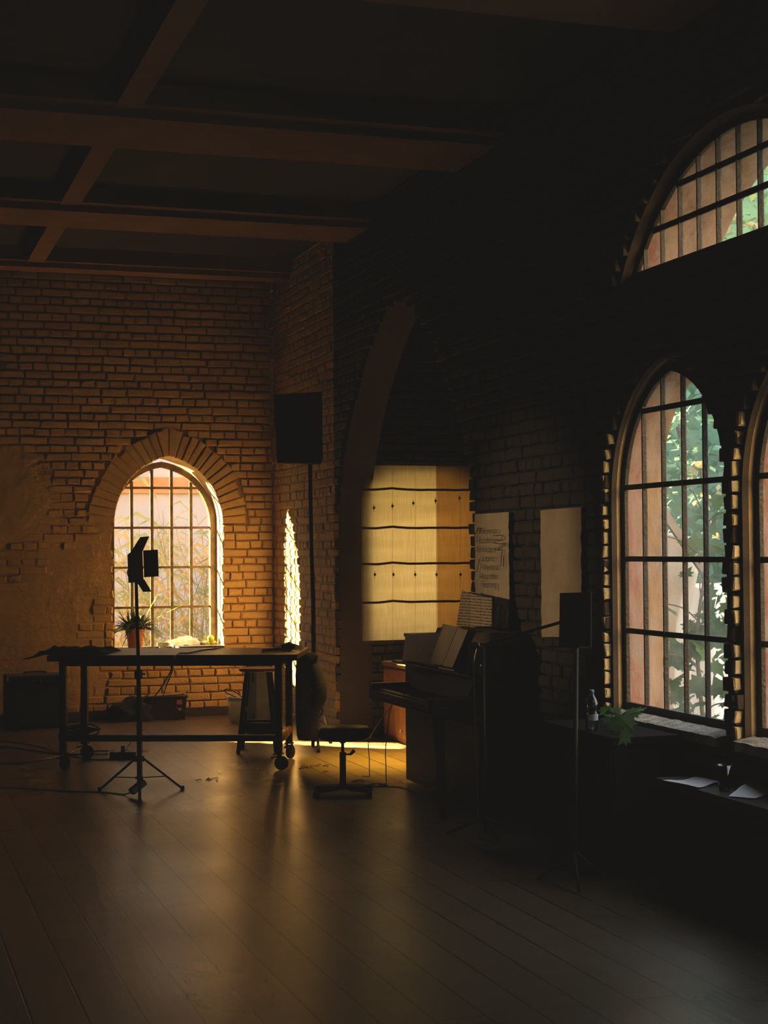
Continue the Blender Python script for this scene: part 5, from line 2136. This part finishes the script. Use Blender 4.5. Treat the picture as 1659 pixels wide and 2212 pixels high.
# ------------------------------------------------------------------ lights, sky, colour
wd = bpy.data.worlds.new('sky')
scn.world = wd
wd.use_nodes = True
nt = wd.node_tree
bg = nt.nodes['Background']
tc = nt.nodes.new('ShaderNodeTexCoord')
sp = nt.nodes.new('ShaderNodeSeparateXYZ')
nt.links.new(tc.outputs['Generated'], sp.inputs[0])
rp = nt.nodes.new('ShaderNodeValToRGB')
rp.color_ramp.elements[0].position = .0
rp.color_ramp.elements[0].color = (1.0, .93, .84, 1)
rp.color_ramp.elements[1].position = .6
rp.color_ramp.elements[1].color = (.80, .90, 1.0, 1)
nt.links.new(sp.outputs['Z'], rp.inputs[0])
nt.links.new(rp.outputs[0], bg.inputs[0])
bg.inputs[1].default_value = SKY


def lamp(name, kind, loc, d, energy, color, **kw):
    l = bpy.data.lights.new(name, kind)
    l.energy = energy
    l.color = color
    for k, v in kw.items():
        setattr(l, k, v)
    o = bpy.data.objects.new(name, l)
    COL.objects.link(o)
    o.location = loc
    d = Vector(d)
    o.rotation_euler = d.to_track_quat('-Z', 'Y').to_euler()
    return o


lamp('low_sun', 'SUN', (0, 20, 8), (1, -.87, -.408), SUN, (1, .68, .28), angle=math.radians(.8))
# sky portals in the openings
for nm, loc, d, sx, sy in (('portal_end_window', (2.817, GA + .06, 1.52), (0, -1, 0), 1.0, 1.85),
                           ('portal_lancet', (GX + .06, B_UC, 1.62), (-1, 0, 0), 1.1, 1.85),
                           ('portal_lancet_near', (GX + .06, C_UC, 1.62), (-1, 0, 0), 1.1, 1.85),
                           ('portal_lunette', (GX + .06, L_UC, 3.35), (-1, 0, 0), 2.1, .58)):
    o = lamp(nm, 'AREA', loc, d, 1, (1, 1, 1), shape='RECTANGLE', size=sx, size_y=sy)
    o.data.cycles.is_portal = True
# daylight reaching the covered alcove window from its yard
lamp('alcove_daylight', 'AREA', (4.62, YA + .62, 1.5), (0, -1, -.06), CURT, (1, .74, .34), shape='RECTANGLE', size=1.15, size_y=1.7)

# overhead strip lamps added to draw a bright wedge on the boards
g0, g1 = Vector((2.78, 13.27, 0)), Vector((4.2, 12.36, 0))
for k, (sa, off, wd_) in enumerate(((.0, .17, .06), (.12, .09, .06), (.3, .01, .06), (.5, -.07, .055), (.68, -.14, .05))):
    ax = (g1 - g0).normalized()
    sd = Vector((-ax.y, ax.x, 0))
    a, b = g0 + ax * (g1 - g0).length * sa + sd * off * (.2 + .8 * 0) , g1 + sd * off
    a = g0.lerp(g1, sa) + sd * off * (sa * .5 + .35)
    c = (a + b) / 2
    o = lamp('floor_fill_strip', 'AREA', (c.x, c.y, 1.85), (0, 0, -1), STRIP, (1, .74, .34), shape='RECTANGLE', size=(b - a).length, size_y=wd_, spread=math.radians(4))
    o.rotation_euler = (0, 0, math.atan2(b.y - a.y, b.x - a.x))
lamp('floor_glow_fill', 'AREA', (3.86, 11.75, 1.95), (-.02, -.1, -1), GLOW, (1, .60, .06), shape='RECTANGLE', size=.6, size_y=1.0, spread=math.radians(46))  # overhead lamp added for the amber patch on the floor
src = Vector((-3.6, 11.2, 2.5))
lamp('poster_fill_spot', 'SPOT', src, Vector((3.87, 9.05, 1.50)) - src, SPOT, (1, .74, .44), spot_size=math.radians(15), spot_blend=.8, shadow_soft_size=.12)  # added fill spot that brightens the posters
scn.view_settings.view_transform = 'Standard'
scn.view_settings.look = 'None'
scn.view_settings.exposure = 0
vs_ = scn.view_settings
vs_.use_curve_mapping = True
cm = vs_.curve_mapping
cm.use_clip = False
cm.extend = 'EXTRAPOLATED'
for ci, lift in ((0, .0080), (1, .0076), (2, .0068)):
    c = cm.curves[ci]
    c.points[0].location = (0, lift)
    c.points[1].location = (1, 1)
    for p in c.points:
        p.handle_type = 'VECTOR'
cm.update()
cy = scn.cycles
cy.use_denoising = True
cy.adaptive_threshold = .02
cy.max_bounces = 8
cy.diffuse_bounces = 5
cy.transparent_max_bounces = 16
cy.sample_clamp_indirect = 30
cy.caustics_reflective = False
cy.caustics_refractive = False
